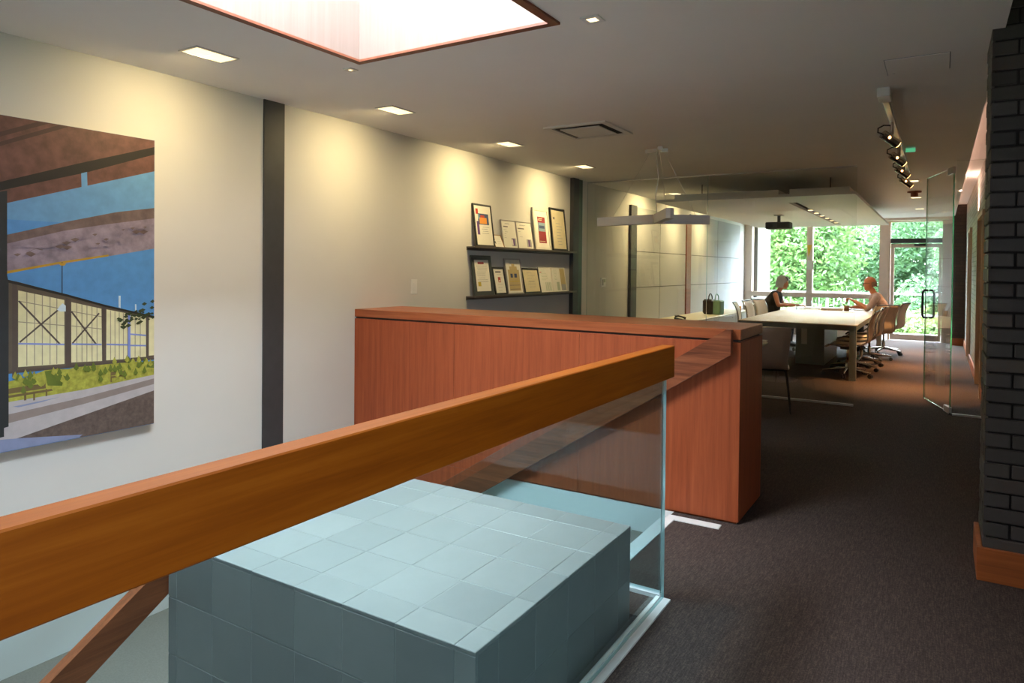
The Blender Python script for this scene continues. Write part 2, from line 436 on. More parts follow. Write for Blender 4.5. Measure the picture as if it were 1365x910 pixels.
# ceiling with skylight opening and the slot along the right wall
SX0, SX1, SY0, SY1 = -2.633, -1.485, 0.5, 2.697
b_ = MB()
b_.box(W, SX0 - .03, -3, YF, CZ, CZ + .06); b_.box(SX1 + .03, .232, -3, YF, CZ, CZ + .06)
b_.box(SX0 - .03, SX1 + .03, -3, SY0 - .03, CZ, CZ + .06); b_.box(SX0 - .03, SX1 + .03, SY1 + .03, YF, CZ, CZ + .06)
b_.box(-.02, 0, -3, YF, CZ + .06, 2.95)
struct(b_.build('ceiling', 'ceiling_paint'), 'grey white plaster ceiling')
b_ = MB(); b_.box(0, .9, 3.9, YF + .2, 2.70, 2.74); b_.box(.232, 2.6, -3.2, 3.9, 2.95, 3.0)
struct(b_.build('ceiling_slot', 'ceiling_paint'))
struct(MB().box(W - .2, SX0 - .05, -3.2, YF + .2, 2.95, 3.05).box(SX1 + .05, 2.6, -3.2, YF + .2, 2.95, 3.05).box(SX0 - .05, SX1 + .05, SY1 + .05, YF + .2, 2.95, 3.05).box(SX0 - .05, SX1 + .05, -3.2, SY0 - .05, 2.95, 3.05).build('ceiling_roof_deck', 'slot_dark'))
# right brick wall along the corridor with door openings
rw = MB()
DOORS = [(9.25, 10.5), (12.9, 13.85)]
ys = [4.15] + [q for d in DOORS for q in d] + [YF]
for k in range(0, len(ys), 2): rw.box(RX, RX + .2, ys[k], ys[k + 1], 0, 2.70)
for d in DOORS: rw.box(RX, RX + .2, d[0], d[1], 2.10, 2.70)
wall_right = struct(rw.build('wall_right', 'brick_far', loc=(RX, 10, 0)), 'grey brick wall along the right of the corridor')
struct(MB().box(1.5, 1.6, 4.15, YF, 0, 2.74).box(.62, 1.5, 4.15, 4.2, 0, 2.74).build('wall_right_rooms', 'wall_paint'))
for k, (y0, y1) in enumerate(DOORS):
    dn = struct(bpy.data.objects.new('door_%d' % (k + 2), None)); COL.objects.link(dn); dn.location = (RX, (y0 + y1) / 2, 0)
    dn['label'] = ['pale wooden doorway in the right brick wall, nearer one', 'pale wooden doorway in the right brick wall, farther one'][k]
    h = (y1 - y0) / 2
    for s in (-1, 1): MB().box(-.03, .2, s * h - .05 if s > 0 else -h, h if s > 0 else -h + .05, 0, 2.10).build('jamb', 'door_wood', dn)
    MB().box(-.03, .2, -h + .05, h - .05, 2.05, 2.10).build('door_head', 'door_wood', dn)
    MB().box(.12, .16, -h + .05, h - .05, .01, 2.05).build('door_leaf', 'door_wood', dn)
    hd = MB().tube([(.12, -h + .14, 1.0), (.05, -h + .14, 1.0), (.05, -h + .26, 1.0)], .011).build('handle', 'chrome', dn)
for k, (y0, y1) in enumerate([(4.15, 9.25), (10.5, 12.9), (13.85, 15.6)]):
    struct(MB().box(RX - .02, RX, y0, y1, 0, .13, bev=.003).build('baseboard_right_%d' % (k + 1), 'base_wood'))
for k, (y, z, h) in enumerate([(11.0, 1.55, .16), (11.4, 1.25, .1), (12.3, 1.1, .12)]):
    MB().box(RX - .03, RX, y, y + .09, z, z + h, bev=.004).build('wall_plate', 'door_wood', wall_right, None) if False else None
# far brick pier beside the glass exit door
far_pier = struct(MB().box(.20, RX, 15.75, YF, 0, 2.70).build('wall_far_pier', 'brick_far_dark'), 'dark red brick pier beside the exit door')
struct(MB().box(.18, RX, 15.73, 15.75, 0, .14, bev=.003).build('baseboard_far_pier', 'base_wood'))

# near brick pier, built brick by brick
PX0, PY0 = 0.185, 3.79
pier = struct(MB().box(PX0 + .012, 2.4, PY0 + .012, 4.15, 0, 2.95).build('wall_pier', 'mortar', loc=(PX0, PY0, 0)), 'dark brick pier at the right edge of the corridor')
BL, BH, BD, J = 0.203, 0.0587, 0.095, 0.009
def brick_mesh(lx, ly):
    return MB().box(0, lx, 0, ly, 0, BH, bev=.003).mesh('brick', 'brick_dark')
m_full = brick_mesh(BL, BD); m_head = brick_mesh(BD, BL); m_threeq = brick_mesh(0.152, BD); m_side = brick_mesh(BD, 0.15)
course = 0.0677
z = 0.135; k = 0
while z + BH < 2.94:
    dx = lambda: random.uniform(-.0015, .0015)
    if k % 2 == 0:
        xs = 0.0
        for i in range(5): link(m_full, 'brick', pier, (xs + dx(), dx(), z)); xs += BL + J
        link(m_side, 'brick', pier, (0, BD + J, z)); link(m_side, 'brick', pier, (0, BD + J + .159, z)) if BD + J + .159 + .15 < .36 + .06 else None
    else:
        link(m_head, 'brick', pier, (dx(), dx(), z)); xs = BD + J
        for i in range(5): link(m_full, 'brick', pier, (xs + dx(), dx(), z)); xs += BL + J
        link(m_side, 'brick', pier, (0, BL + J, z))
    z += course; k += 1
struct(MB().box(PX0 - .022, 2.4, PY0 - .022, PY0, 0, .150, bev=.003).box(PX0 - .022, PX0, PY0, 4.15, 0, .150, bev=.003).build('baseboard_pier', 'base_wood'), 'orange brown wooden baseboard round the brick pier')

# steel columns set in the left wall
struct(MB().box(W, W + .012, 3.013, 3.178, -.61, CZ).build('trim_1', 'dark_steel'), 'dark grey steel column flange in the white wall')
struct(MB().box(W, W + .05, 7.455, 7.60, 0, CZ).build('trim_2', 'dark_steel'), 'dark steel column beside the certificate shelves')
struct(MB().box(W, W + .03, 7.60, 7.735, 0, CZ).build('trim_3', 'green_steel'))
struct(MB().box(W, W + .02, 4.41, 7.45, 0, .1).build('baseboard_left', 'white_paint'))
# skylight shaft
sk = struct(bpy.data.objects.new('skylight_shaft', None)); COL.objects.link(sk); sk.location = (SX0, SY0, CZ)
sk['label'] = 'bright timber lined skylight opening in the ceiling'
dxs, dys, hs = SX1 - SX0, SY1 - SY0, 1.2
for a in [(-.03, 0, -.03, dys + .03, .0, hs), (dxs, dxs + .03, -.03, dys + .03, 0, hs), (0, dxs, -.03, 0, 0, hs), (0, dxs, dys, dys + .03, 0, hs)]:
    MB().box(*a).build('lining_panel', 'shaft_maple', sk)
for a in [(-.034, .006, -.034, dys + .034), (dxs - .006, dxs + .034, -.034, dys + .034), (.006, dxs - .006, -.034, .006), (.006, dxs - .006, dys - .006, dys + .034)]:
    MB().box(*a, -.012, -.0005).build('trim_strip', 'trim_red_wood', sk)
MB().box(-.03, dxs + .03, -.03, dys + .03, hs, hs + .01).build('pane', 'window_glass', sk)

# far window wall
wf = MB(); wf.box(W, -3.63, YF, YF + .2, 0, CZ + .5); wf.box(-3.63, .42, YF, YF + .2, 2.46, CZ + .5); wf.box(-3.63, -1.07, YF, YF + .2, 0, .30); wf.box(.10, .42, YF, YF + .2, 0, 2.46)
struct(wf.build('wall_far', 'taupe_frame'), 'taupe painted window wall at the far end')
win = struct(bpy.data.objects.new('window_1', None)); COL.objects.link(win); win.location = (-2.35, YF, .30)
win['label'] = 'wide glazed window behind the meeting table'
def wpart(n, x0, x1, z0, z1, m, y0=0.0, y1=.12): return MB().box(x0 + 2.35, x1 + 2.35, y0, y1, z0 - .3, z1 - .3).build(n, m, win)
wpart('frame_post', -1.07, -.905, .30, 2.46, 'taupe_frame', -.02, .14)
wpart('mullion', -2.475, -2.355, .30, 2.46, 'taupe_frame')
wpart('rail', -3.63, -2.475, .83, .93, 'taupe_frame'); wpart('rail', -2.355, -1.07, .83, .93, 'taupe_frame')
for (x0, x1, z0, z1) in [(-3.63, -2.475, .93, 2.46), (-2.355, -1.07, .93, 2.46), (-3.63, -2.475, .30, .83), (-2.355, -1.07, .30, .83)]:
    wpart('pane', x0, x1, z0, z1, 'window_glass', .055, .063)
ed = struct(bpy.data.objects.new('door_1', None)); COL.objects.link(ed); ed.location = (-.40, YF, 0)
ed['label'] = 'glazed exit door with transom at the end of the corridor'
def dpart(n, x0, x1, z0, z1, m, y0=0.0, y1=.10): return MB().box(x0 + .40, x1 + .40, y0, y1, z0, z1).build(n, m, ed)
dpart('frame_post', -.905, -.87, 0, 2.46, 'taupe_frame'); dpart('frame_post', .035, .10, 0, 2.46, 'taupe_frame')
dpart('transom_bar', -.87, .035, 1.99, 2.08, 'dark_steel', -.03, .10)
dpart('transom_head', -.87, .035, 2.42, 2.46, 'taupe_frame')
dpart('pane', -.87, .035, 2.08, 2.42, 'window_glass', .045, .053)
leaf = dpart('door_leaf', -.865, -.80, .01, 1.97, 'taupe_frame', .02, .07)
dpart('door_leaf', -.02, .03, .01, 1.97, 'taupe_frame', .02, .07)
dpart('door_leaf', -.80, -.02, .01, .13, 'taupe_frame', .02, .07)
dpart('door_leaf', -.80, -.02, 1.90, 1.97, 'taupe_frame', .02, .07)
dpart('pane', -.80, -.02, .13, 1.90, 'window_glass', .04, .048)
dpart('door_closer', -.45, -.25, 1.93, 1.97, 'black_metal', -.03, .02)
dpart('lock_case', -.03, .015, .98, 1.14, 'aluminium', -.01, .02)
MB().tube([(.39, -.01, 1.0), (.39, -.05, 1.0), (.30, -.05, 1.0)], .01).build('handle', 'aluminium', ed)
struct(MB().box(W, .2, 15.9, 16.2, 2.44, CZ).build('trim_4', 'taupe_frame'))
# fabric wall panels in the meeting room
wp = [(9.535, 10.56), (10.565, 11.86), (12.13, 13.895), (13.9, 15.7)]
MB().box(0, .004, 9.53 - 6, 11.87 - 6, .05, 2.31).build('panel_backing', 'slot_dark', wall_left)
MB().box(0, .004, 12.12 - 6, 15.7 - 6, .05, 2.39).build('panel_backing', 'slot_dark', wall_left)
for y0, y1 in wp:
    top = 2.31 if y0 < 12 else 2.39
    for z0, z1 in [(.05, 1.128), (1.133, 1.658), (1.663, top)]:
        MB().box(.004, .022, y0 + .006 - 6, y1 - .006 - 6, z0 + .003, z1 - .003).build('panel', 'panel_fabric', wall_left)
for k, (y0, y1) in enumerate([(9.31, 9.53), (11.87, 12.12)]):
    struct(MB().box(W, W + .04, y0, y1, 0, 2.32).build('trim_%d' % (5 + k), ['dark_steel', 'trim_red_wood'][k]))
struct(MB().prism([(W, .012), (-2.40, .012), (-2.78, -.24), (-2.78, -.61), (W, -.61)], 'Y', 3.852, 3.8598).build('trim_9', 'cabinet_wood'), 'wooden wall lining below the left end of the cabinet')
# stair opening edge trims
struct(MB().box(-1.31, -1.235, 2.82, 3.735, -.02, .006).build('trim_7', 'white_trim'), 'white nosing strip at the top of the stairs')
struct(MB().box(-1.285, -.99, 3.735, 3.80, 0, .005).build('trim_8', 'white_trim'), 'white floor strip beside the foot of the cabinet')

# ================================================================== STONE BLOCK
bx0, bx1, by0, by1, bz = -2.43, -1.038, 1.512, 2.602, .365
blk = thing('tiled_plinth', 'large slate tiled block standing behind the glass guard', 'plinth', ((bx0 + bx1) / 2, (by0 + by1) / 2, -2.7))
L = blk.location
T = .012; G = .0014
MB().box(bx0 + .002 - L.x, bx1 - .002 - L.x, by0 + .002 - L.y, by1 - .002 - L.y, 0, bz - .002 + 2.7).build('core', 'grout', blk)
XJ = [bx0, -2.378, -2.167, -1.955, -1.744, -1.532, -1.320, -1.108, bx1]
YJ = [by0, 1.627, 1.838, 2.056, 2.266, 2.478, by1]
ZJ = [bz, .157, -.055, -.267, -.479, -.69, -.90]
_tc = {}
def tile(x0, x1, y0, y1, z0, z1):
    key = tuple(round(q, 3) for q in (x1 - x0, y1 - y0, z1 - z0))
    if key not in _tc:
        h = [q / 2 for q in (x1 - x0, y1 - y0, z1 - z0)]
        _tc[key] = MB().box(-h[0], h[0], -h[1], h[1], -h[2], h[2], bev=.0018).mesh('tile', 'slate')
    j = random.uniform(-.0008, .0008)
    link(_tc[key], 'tile', blk, ((x0 + x1) / 2 - L.x, (y0 + y1) / 2 - L.y, (z0 + z1) / 2 + 2.7 + j))
XT = [bx0, -2.378, -2.167, -1.955, -1.744, -1.532, -1.320, -1.108, bx1]
for i in range(len(XT) - 1):
    for j in range(len(YJ) - 1):
        tile(XT[i] + (G if i else 0), XT[i + 1] - (G if i < len(XT) - 2 else 0), YJ[j] + (G if j else 0), YJ[j + 1] - (G if j < len(YJ) - 2 else 0), bz - T, bz)
for k in range(len(ZJ) - 1):
    z1 = ZJ[k] - (T + .001 if k == 0 else G); z0 = ZJ[k + 1] + G
    for i in range(len(XJ) - 1): tile(XJ[i] + (G if i else 0), XJ[i + 1] - (G if i < len(XJ) - 2 else 0), by0, by0 + T, z0, z1)
    for i in range(len(YJ) - 1):
        tile(bx1 - T, bx1, max(YJ[i], by0 + T) + G, YJ[i + 1] - G, z0, z1)
        tile(bx0, bx0 + T, max(YJ[i], by0 + T) + G, YJ[i + 1] - G, z0, z1)

# ================================================================== GLASS GUARD with wooden rail
gd = thing('glass_guardrail', 'frameless glass guard with thick brown timber top rail', 'guardrail', (-.97, 1.0, 0))
MB().box(-.055 + .02, .021, -1.6, 1.851, .938, 1.072, bev=.003).build('top_rail', 'rail_wood', gd)
def glass_box(x0, x1, y0, y1, z0, z1, long_axis):
    m_ = MB().box(x0, x1, y0, y1, z0, z1)
    big = {'X': (4, 5), 'Y': (2, 3)}[long_axis]
    m_.mi = [0 if i in big else 1 for i in range(6)]
    return m_
glass_box(-.012, .0, -1.6, 1.812, .008, .938, 'X').build('glass_panel', ['rail_glass', 'glass_edge_teal'], gd)
MB().box(-.03, -.012, -1.6, 1.812, 0, .014).box(0, .03, -1.6, 1.812, 0, .008).build('floor_channel', 'white_trim', gd)
# stair side panel with sloping top edge
sp = thing('stair_glass_panel', 'glass panel with sloping top edge beside the stairs', 'glass panel', (-1.0, 2.815, -.75))
poly = [(.012, .768), (.012, 1.686), (-.13, 1.686), (-1.45, .85), (-1.45, .05), (-1.27, .05), (-.27, .72), (-.27, .75)]
MB().prism(poly, 'Y', 0, .012, 0, 1).build('pane', ['rail_glass', 'glass_edge_teal'], sp)
MB().box(-.26, .012, -.012, .03, .751, .768).build('floor_channel', 'white_trim', sp)

# sloping handrail on the cabinet side
def slope_rail(name, label, x_hi, z_hi, x_lo, slope, thick, h, y0):
    t = thing(name, label, 'handrail', (x_hi, y0, 0))
    run = x_lo - x_hi
    d = run * slope
    poly = [(0, z_hi), (0, z_hi - h + .012), (run, z_hi - h - (-d) * 1.0 + .0), (run, z_hi + d * 1.0 + .0)]
    poly = [(0, z_hi), (-.028, z_hi), (run, z_hi + d + .02), (run, z_hi + d - h + .03), (0, z_hi - h + .03)]
    MB().prism(poly, 'Y', 0, thick).build('rail_board', 'stair_rail_wood', t)
    for k in range(3):
        xx = run * (k + .6) / 3; zz = z_hi + xx * slope - h * .5
        MB().tube([(xx, thick, zz), (xx, thick + .012, zz)], .018).build('bracket', 'black_metal', t)
    return t
slope_rail('stair_handrail', 'sloping brown timber handrail fixed to the cabinet front', -.955, 1.07, -2.9, .642, .046, .165, 3.80)
h2 = thing('lower_handrail', 'sloping brown timber handrail at the left of the slate block', 'handrail', (-2.5, 1.0, -.61))
MB().prism([(.78, .61 + .40), (.78, .61 + .27), (-.6, .61 - .60), (-.6, .61 - .47)], 'X', -.045, 0).build('rail_board', 'lower_rail_wood', h2)
for y in (.6,): MB().tube([(.0, y, .61 + .335 + (y - .78) * .63), (.07, y, .61 + .335 + (y - .78) * .63)], .012).build('bracket', 'black_metal', h2)

# ================================================================== CABINET
cx0, cx1, cy0, cy1 = W + .003, -.917, 3.858, 4.405
cb = thing('low_cabinet', 'long low reddish wooden cabinet beside the stairs', 'cabinet', (cx0, cy0, 0))
CW, CD = cx1 - cx0, cy1 - cy0
MB().box(.01, CW - .012, .012, CD - .012, 0.001, 1.000).build('body', 'cabinet_wood', cb)
seams = [0.0, -2.854 - cx0, -1.892 - cx0, CW]
for i in range(3):
    MB().box(seams[i] + .001, seams[i + 1] - (.001 if i < 2 else 0), 0, .014, .012, .998, bev=.001).build('front_panel', 'cabinet_wood', cb)
MB().box(CW - .014, CW, .0145, CD, .012, .998, bev=.001).build('end_panel', 'cabinet_wood', cb)
MB().box(0, CW - .018, .018, CD - .01, .998, 1.012).build('shadow_gap', 'slot_dark', cb)
MB().box(0, CW, 0, CD, 1.012, 1.07, bev=.0025).build('top_slab', 'cabinet_top_wood', cb)

# ================================================================== LARGE PHOTO PRINT
def pmat(name, c, var=.15, scale=25): return plain(name, c, .55, var=var, scale=scale)
PIC = dict(sky=(.085, .27, .60), sky2=(.13, .31, .56), brown=(.135, .062, .050), brown2=(.07, .036, .033), dark=(.018, .016, .013), beam=(.27, .22, .28), beamtop=(.15, .105, .10), yellow=(.46, .27, .02), rod=(.03, .05, .09), building=(.11, .085, .06), win=(.70, .66, .40), grass=(.34, .34, .05), grass2=(.12, .16, .02), pave=(.44, .41, .43), road=(.25, .205, .19), gravel=(.115, .085, .075), bshadow=(.22, .26, .42), column=(.022, .026, .030), lamp=(.62, .75, .85), bench=(.15, .105, .04), tree=(.035, .05, .015), blue=(.20, .26, .62), post=(.085, .065, .055), mesh=(.30, .27, .20))
for k_, c_ in PIC.items(): pmat('print_' + k_, c_, .30 if k_ in ('beam', 'gravel', 'grass', 'brown', 'beamtop') else .08, 45 if k_ in ('gravel', 'grass') else 18)
PK = list(PIC)
POLY = [
 ('sky2', [(1.0, 2.089), (2.252, 2.089), (2.252, 1.60), (1.0, 1.60)]),
 ('brown', [(1.0, 2.089), (2.252, 2.089), (2.252, 1.917), (1.529, 1.677), (1.0, 1.50)]),
 ('brown2', [(1.0, 1.80), (1.501, 2.009), (1.66, 2.085), (1.713, 2.087), (1.501, 1.986), (1.0, 1.77)]),
 ('brown2', [(1.0, 1.75), (1.501, 1.962), (1.759, 2.088), (1.80, 2.085), (1.501, 1.942), (1.0, 1.73)]),
 ('dark', [(1.0, 1.60), (1.501, 1.774), (1.838, 1.903), (2.252, 2.053), (2.252, 2.011), (1.891, 1.867), (1.501, 1.733), (1.0, 1.56)]),
 ('sky2', [(1.862, 1.858), (1.891, 1.869), (1.893, 1.794), (1.864, 1.785)]),
 ('beam', [(1.0, 1.38), (1.529, 1.527), (1.787, 1.604), (2.044, 1.673), (2.252, 1.711), (2.252, 1.483), (1.529, 1.344), (1.0, 1.24)]),
 ('beamtop', [(1.0, 1.38), (1.529, 1.527), (1.787, 1.604), (2.044, 1.673), (2.252, 1.711), (2.252, 1.653), (1.971, 1.6), (1.777, 1.558), (1.529, 1.485), (1.0, 1.34)]),
 ('yellow', [(1.529, 1.355), (1.76, 1.402), (2.0, 1.444), (2.0, 1.434), (1.759, 1.393), (1.529, 1.342)]),
 ('rod', [(1.769, 1.40), (1.774, 1.40), (1.774, 1.19), (1.769, 1.19)]),
 ('yellow', [(1.755, 1.395), (1.792, 1.396), (1.782, 1.383), (1.764, 1.383)]),
 ('building', [(1.0, 1.46), (1.533, 1.312), (1.569, 1.305), (1.8, 1.234), (1.983, 1.174), (2.252, 1.10), (2.252, .867), (1.533, .878), (1.0, .88)]),
 ('win', [(1.576, 1.262), (1.782, 1.209), (1.783, .885), (1.576, .893)]),
 ('win', [(1.815, 1.197), (1.964, 1.157), (1.968, .88), (1.815, .889)]),
 ('win', [(1.99, 1.152), (2.102, 1.125), (2.102, .877), (1.989, .881)]),
 ('win', [(2.117, 1.118), (2.205, 1.099), (2.206, .878), (2.118, .881)]),
 ('win', [(2.222, 1.096), (2.252, 1.089), (2.252, .882), (2.222, .882)]),
 ('grass', [(1.0, .80), (1.533, .829), (1.613, .839), (1.705, .868), (1.8, .857), (1.9, .872), (2.038, .864), (2.173, .856), (2.252, .826), (2.252, .772), (1.87, .739), (1.533, .729), (1.0, .72)]),
 ('grass2', [(1.691, .859), (1.723, .86), (1.8, .814), (1.771, .776), (1.705, .786)]),
 ('grass2', [(2.18, .85), (2.252, .85), (2.252, .81), (2.2, .82)]),
 ('pave', [(1.0, .72), (1.533, .731), (1.87, .741), (2.252, .772), (2.252, .681), (1.596, .543), (1.501, .530), (1.0, .52)]),
 ('road', [(1.0, .63), (1.533, .672), (1.87, .701), (2.252, .751), (2.252, .719), (1.87, .666), (1.533, .63), (1.0, .59)]),
 ('gravel', [(1.565, .549), (2.252, .683), (2.252, .497), (1.87, .497), (1.723, .510)]),
 ('bshadow', [(1.0, .56), (1.501, .558), (1.587, .548), (1.87, .509), (1.85, .497), (1.0, .497)]),
 ('bshadow', [(1.552, .706), (1.761, .721), (1.677, .708), (1.578, .699)]),
 ('lamp', [(1.747, 1.161), (1.761, 1.181), (1.773, 1.193), (1.788, 1.18), (1.802, 1.163), (1.788, 1.151), (1.761, 1.152)]),
 ('lamp', [(2.053, 1.223), (2.064, 1.223), (2.064, 1.156), (2.053, 1.161)]),
 ('lamp', [(2.142, 1.174), (2.15, 1.173), (2.151, 1.134), (2.143, 1.134)]),
 ('post', [(1.55, 1.3), (1.571, 1.298), (1.571, .849), (1.55, .847)]),
 ('post', [(1.788, 1.219), (1.813, 1.213), (1.814, .876), (1.788, .877)]),
 ('post', [(1.967, 1.173), (1.988, 1.168), (1.988, .862), (1.968, .861)]),
 ('blue', [(2.104, 1.13), (2.117, 1.126), (2.118, .875), (2.104, .875)]),
 ('post', [(2.207, 1.102), (2.221, 1.098), (2.221, .864), (2.207, .864)]),
 ('post', [(1.535, .88), (2.252, .867), (2.252, .857), (1.535, .866)]),
 ('dark', [(1.533, 1.314), (1.8, 1.236), (1.983, 1.177), (2.252, 1.103), (2.252, 1.092), (1.983, 1.166), (1.8, 1.224), (1.533, 1.30)]),
 ('bench', [(1.535, .795), (1.695, .799), (1.697, .774), (1.535, .77)]),
 ('bench', [(1.535, .762), (1.723, .768), (1.728, .757), (1.535, .75)]),
 ('bench', [(1.60, .77), (1.61, .77), (1.61, .728), (1.60, .728)]), ('bench', [(1.695, .77), (1.703, .77), (1.703, .735), (1.695, .735)]), ('bench', [(1.64, .76), (1.648, .76), (1.648, .722), (1.64, .722)]),
 ('bench', [(2.011, .815), (2.116, .813), (2.116, .802), (2.011, .796)]),
 ('bench', [(2.011, .793), (2.093, .794), (2.093, .788), (2.011, .782)]),
 ('bench', [(2.011, .79), (2.018, .79), (2.018, .762), (2.011, .762)]), ('bench', [(2.085, .79), (2.092, .79), (2.092, .768), (2.085, .768)]),
 ('column', [(1.30, 1.67), (1.529, 1.736), (1.529, 1.335), (1.535, 1.3), (1.535, .614), (1.516, .611), (1.516, .569), (1.30, .56)]),
]
THIN = [[(1.613, 1.252), (1.613, .895)], [(1.647, 1.244), (1.647, .894)], [(1.681, 1.235), (1.681, .892)], [(1.716, 1.226), (1.716, .89)], [(1.747, 1.218), (1.747, .889)], [(1.841, 1.19), (1.842, .888)], [(1.866, 1.183), (1.867, .887)], [(1.891, 1.177), (1.891, .885)], [(1.916, 1.17), (1.917, .884)], [(1.941, 1.163), (1.942, .882)], [(2.011, 1.145), (2.012, .881)], [(2.034, 1.139), (2.035, .88)], [(2.057, 1.133), (2.058, .879)], [(2.079, 1.128), (2.08, .878)], [(2.144, 1.109), (2.144, .882)], [(2.173, 1.108), (2.173, .879)], [(1.576, 1.211), (1.782, 1.162)], [(1.576, 1.111), (1.782, 1.08)], [(1.815, 1.15), (1.964, 1.115)], [(1.816, 1.076), (1.964, 1.05)]]
BRACE = [[(1.578, 1.211), (1.761, .988)], [(1.582, 1.012), (1.756, 1.163)], [(1.815, 1.15), (1.936, .973)], [(1.82, .986), (1.952, 1.134)]]
BLUE = [[(1.576, 1.006), (1.782, .984)], [(1.816, .983), (1.965, .968)], [(1.99, .966), (2.102, .954)], [(2.118, 1.011), (2.206, .997)], [(2.118, .949), (2.206, .94)]]
ph = thing('photo_print', 'large unframed photograph of a concrete bridge over a glazed hall', 'photograph', (W + .002, 1.626, .494))
MB().box(0, .033, 1.0 - 1.626, 2.252 - 1.626, 0, 1.596).build('backing_board', 'paper_tan', ph)
pr = MB(); lay = [0]
def pface(key, pts):
    lay[0] += 1; x = .0335 + lay[0] * .000035
    pr.add([(x, y - 1.626, z - .494) for y, z in pts], [tuple(range(len(pts)))], PK.index(key))
pface('sky', [(1.0, 2.0895), (2.2525, 2.0895), (2.2525, .4945), (1.0, .4945)])
def pline(key, seg, wd):
    (a, b2), (c, d) = seg; n = Vector((-(d - b2), c - a)).normalized() * wd / 2
    pface(key, [(a + n.x, b2 + n.y), (c + n.x, d + n.y), (c - n.x, d - n.y), (a - n.x, b2 - n.y)])
for key, pts in POLY[:17]: pface(key, pts)
for sgm in THIN: pline('mesh', sgm, .004)
for sgm in BRACE: pline('post', sgm, .008)
for sgm in BLUE: pline('blue', sgm, .008)
for key, pts in POLY[17:]: pface(key, pts)
rr = random.Random(3)
for k in range(46):      # printed tree twig leaves
    y = rr.uniform(2.05, 2.245); zc = 1.07 + (y - 2.05) * .25 + rr.uniform(-.03, .04) + (.05 if y > 2.19 and rr.random() < .5 else 0)
    a = rr.uniform(.008, .018)
    pface('tree', [(y - a, zc), (y, zc + a * .7), (min(y + a, 2.252), zc + .002), (y, zc - a * .6)])
for k in range(60):      # printed grass tufts
    y = rr.uniform(1.56, 2.24); zc = .80 + (y - 1.56) * .05 + rr.uniform(-.04, .05)
    pface('grass2' if rr.random() < .45 else 'grass', [(y - .014, zc), (y - .002, zc + .03), (y + .012, zc), (y, zc - .012)])
for k in range(40):      # stains printed on the beam
    y = rr.uniform(1.55, 2.22); zc = 1.43 + (y - 1.55) * .19 + rr.uniform(-.03, .06); a = rr.uniform(.008, .03)
    pface(rr.choice(['beamtop', 'beam', 'beam']), [(y - a, zc), (y, zc + a * .4), (y + a, zc + .004), (y, zc - a * .5)])
pr.build('print', ['print_' + q for q in PK], ph)

# ================================================================== SHELVES AND FRAMES
for k, (zt, lab) in enumerate([(1.595, 'upper narrow dark picture ledge on the white wall'), (1.125, 'lower narrow dark picture ledge on the white wall')]):
    t = thing('picture_ledge', lab, 'shelf', (W, 6.38, zt), group='picture ledges')
    MB().box(0, .105, -1.06, 1.07, -.012, 0).build('ledge_board', 'shelf_metal', t)
    MB().box(.099, .105, -1.06, 1.07, 0.0002, .008).build('front_lip', 'shelf_metal', t)
    MB().box(0, .012, -1.06, 1.07, -.035, -.012).build('wall_strip', 'shelf_metal', t)
for q, c_ in dict(red=(.50, .05, .03), blue=(.05, .09, .30), orange=(.75, .30, .05), purple=(.13, .06, .22), maroon=(.28, .035, .045), steelblue=(.22, .33, .42), gold=(.55, .42, .06), cream=(.68, .60, .40), sepia=(.50, .40, .20), darkblue=(.05, .08, .18), grey=(.35, .35, .36), pale=(.78, .76, .68), greenish=(.45, .52, .40)).items(): plain('doc_' + q, c_, .7)
plain('frame_black', (.018, .02, .02), .4); plain('frame_white', (.72, .69, .60), .5); plain('frame_silver', (.45, .42, .42), .35, .6); plain('frame_grey', (.055, .065, .065), .45); plain('frame_wood', (.38, .20, .08), .5)
DM = ['doc_pale', 'ink', 'doc_red', 'doc_blue', 'doc_orange', 'doc_purple', 'doc_maroon', 'doc_steelblue', 'doc_gold', 'doc_cream', 'doc_sepia', 'doc_darkblue', 'doc_grey', 'doc_greenish', 'frame_white']
def fr(name, label, y0, y1, z0, h, fmat, fw, paper, marks, x=.078, group=None, cat='picture frame'):
    """leans back against the wall; marks: (material, y0, y1, z0, z1) as fractions of the sheet"""
    wd = y1 - y0
    t = thing(name, label, cat, (W + x, (y0 + y1) / 2, z0 + .0035), group=group)
    lean = math.atan2(x - .020, h)
    t.rotation_euler = (0, -lean, 0)
    hw = wd / 2; th = .014
    f_ = MB(); f_.box(-th, 0, -hw, -hw + fw, 0, h); f_.box(-th, 0, hw - fw, hw, 0, h); f_.box(-th, 0, -hw + fw, hw - fw, 0, fw); f_.box(-th, 0, -hw + fw, hw - fw, h - fw, h)
    f_.build('frame', fmat, t)
    MB().box(-th, -.006, -hw + fw, hw - fw, fw, h - fw).build('sheet', paper, t)
    if marks:
        pm = MB(); iw, ih = wd - 2 * fw, h - 2 * fw
        for n_, (mt, a, b2, c, d) in enumerate(marks):
            xx = -.0055 + n_ * .00006
            pm.add([(xx, -hw + fw + a * iw, fw + c * ih), (xx, -hw + fw + b2 * iw, fw + c * ih), (xx, -hw + fw + b2 * iw, fw + d * ih), (xx, -hw + fw + a * iw, fw + d * ih)], [(0, 1, 2, 3)], DM.index(mt))
        pm.build('print', DM, t)
    return t
def lines(z_top, z_bot, n, a=.18, b2=.8, mt='doc_grey', h=.012):
    return [(mt, a + rr.uniform(0, .1), b2 - rr.uniform(0, .25), z - h / 2, z + h / 2) for z in [z_top + (z_bot - z_top) * i / max(1, n - 1) for i in range(n)]]
ZU, ZL = 1.595, 1.125
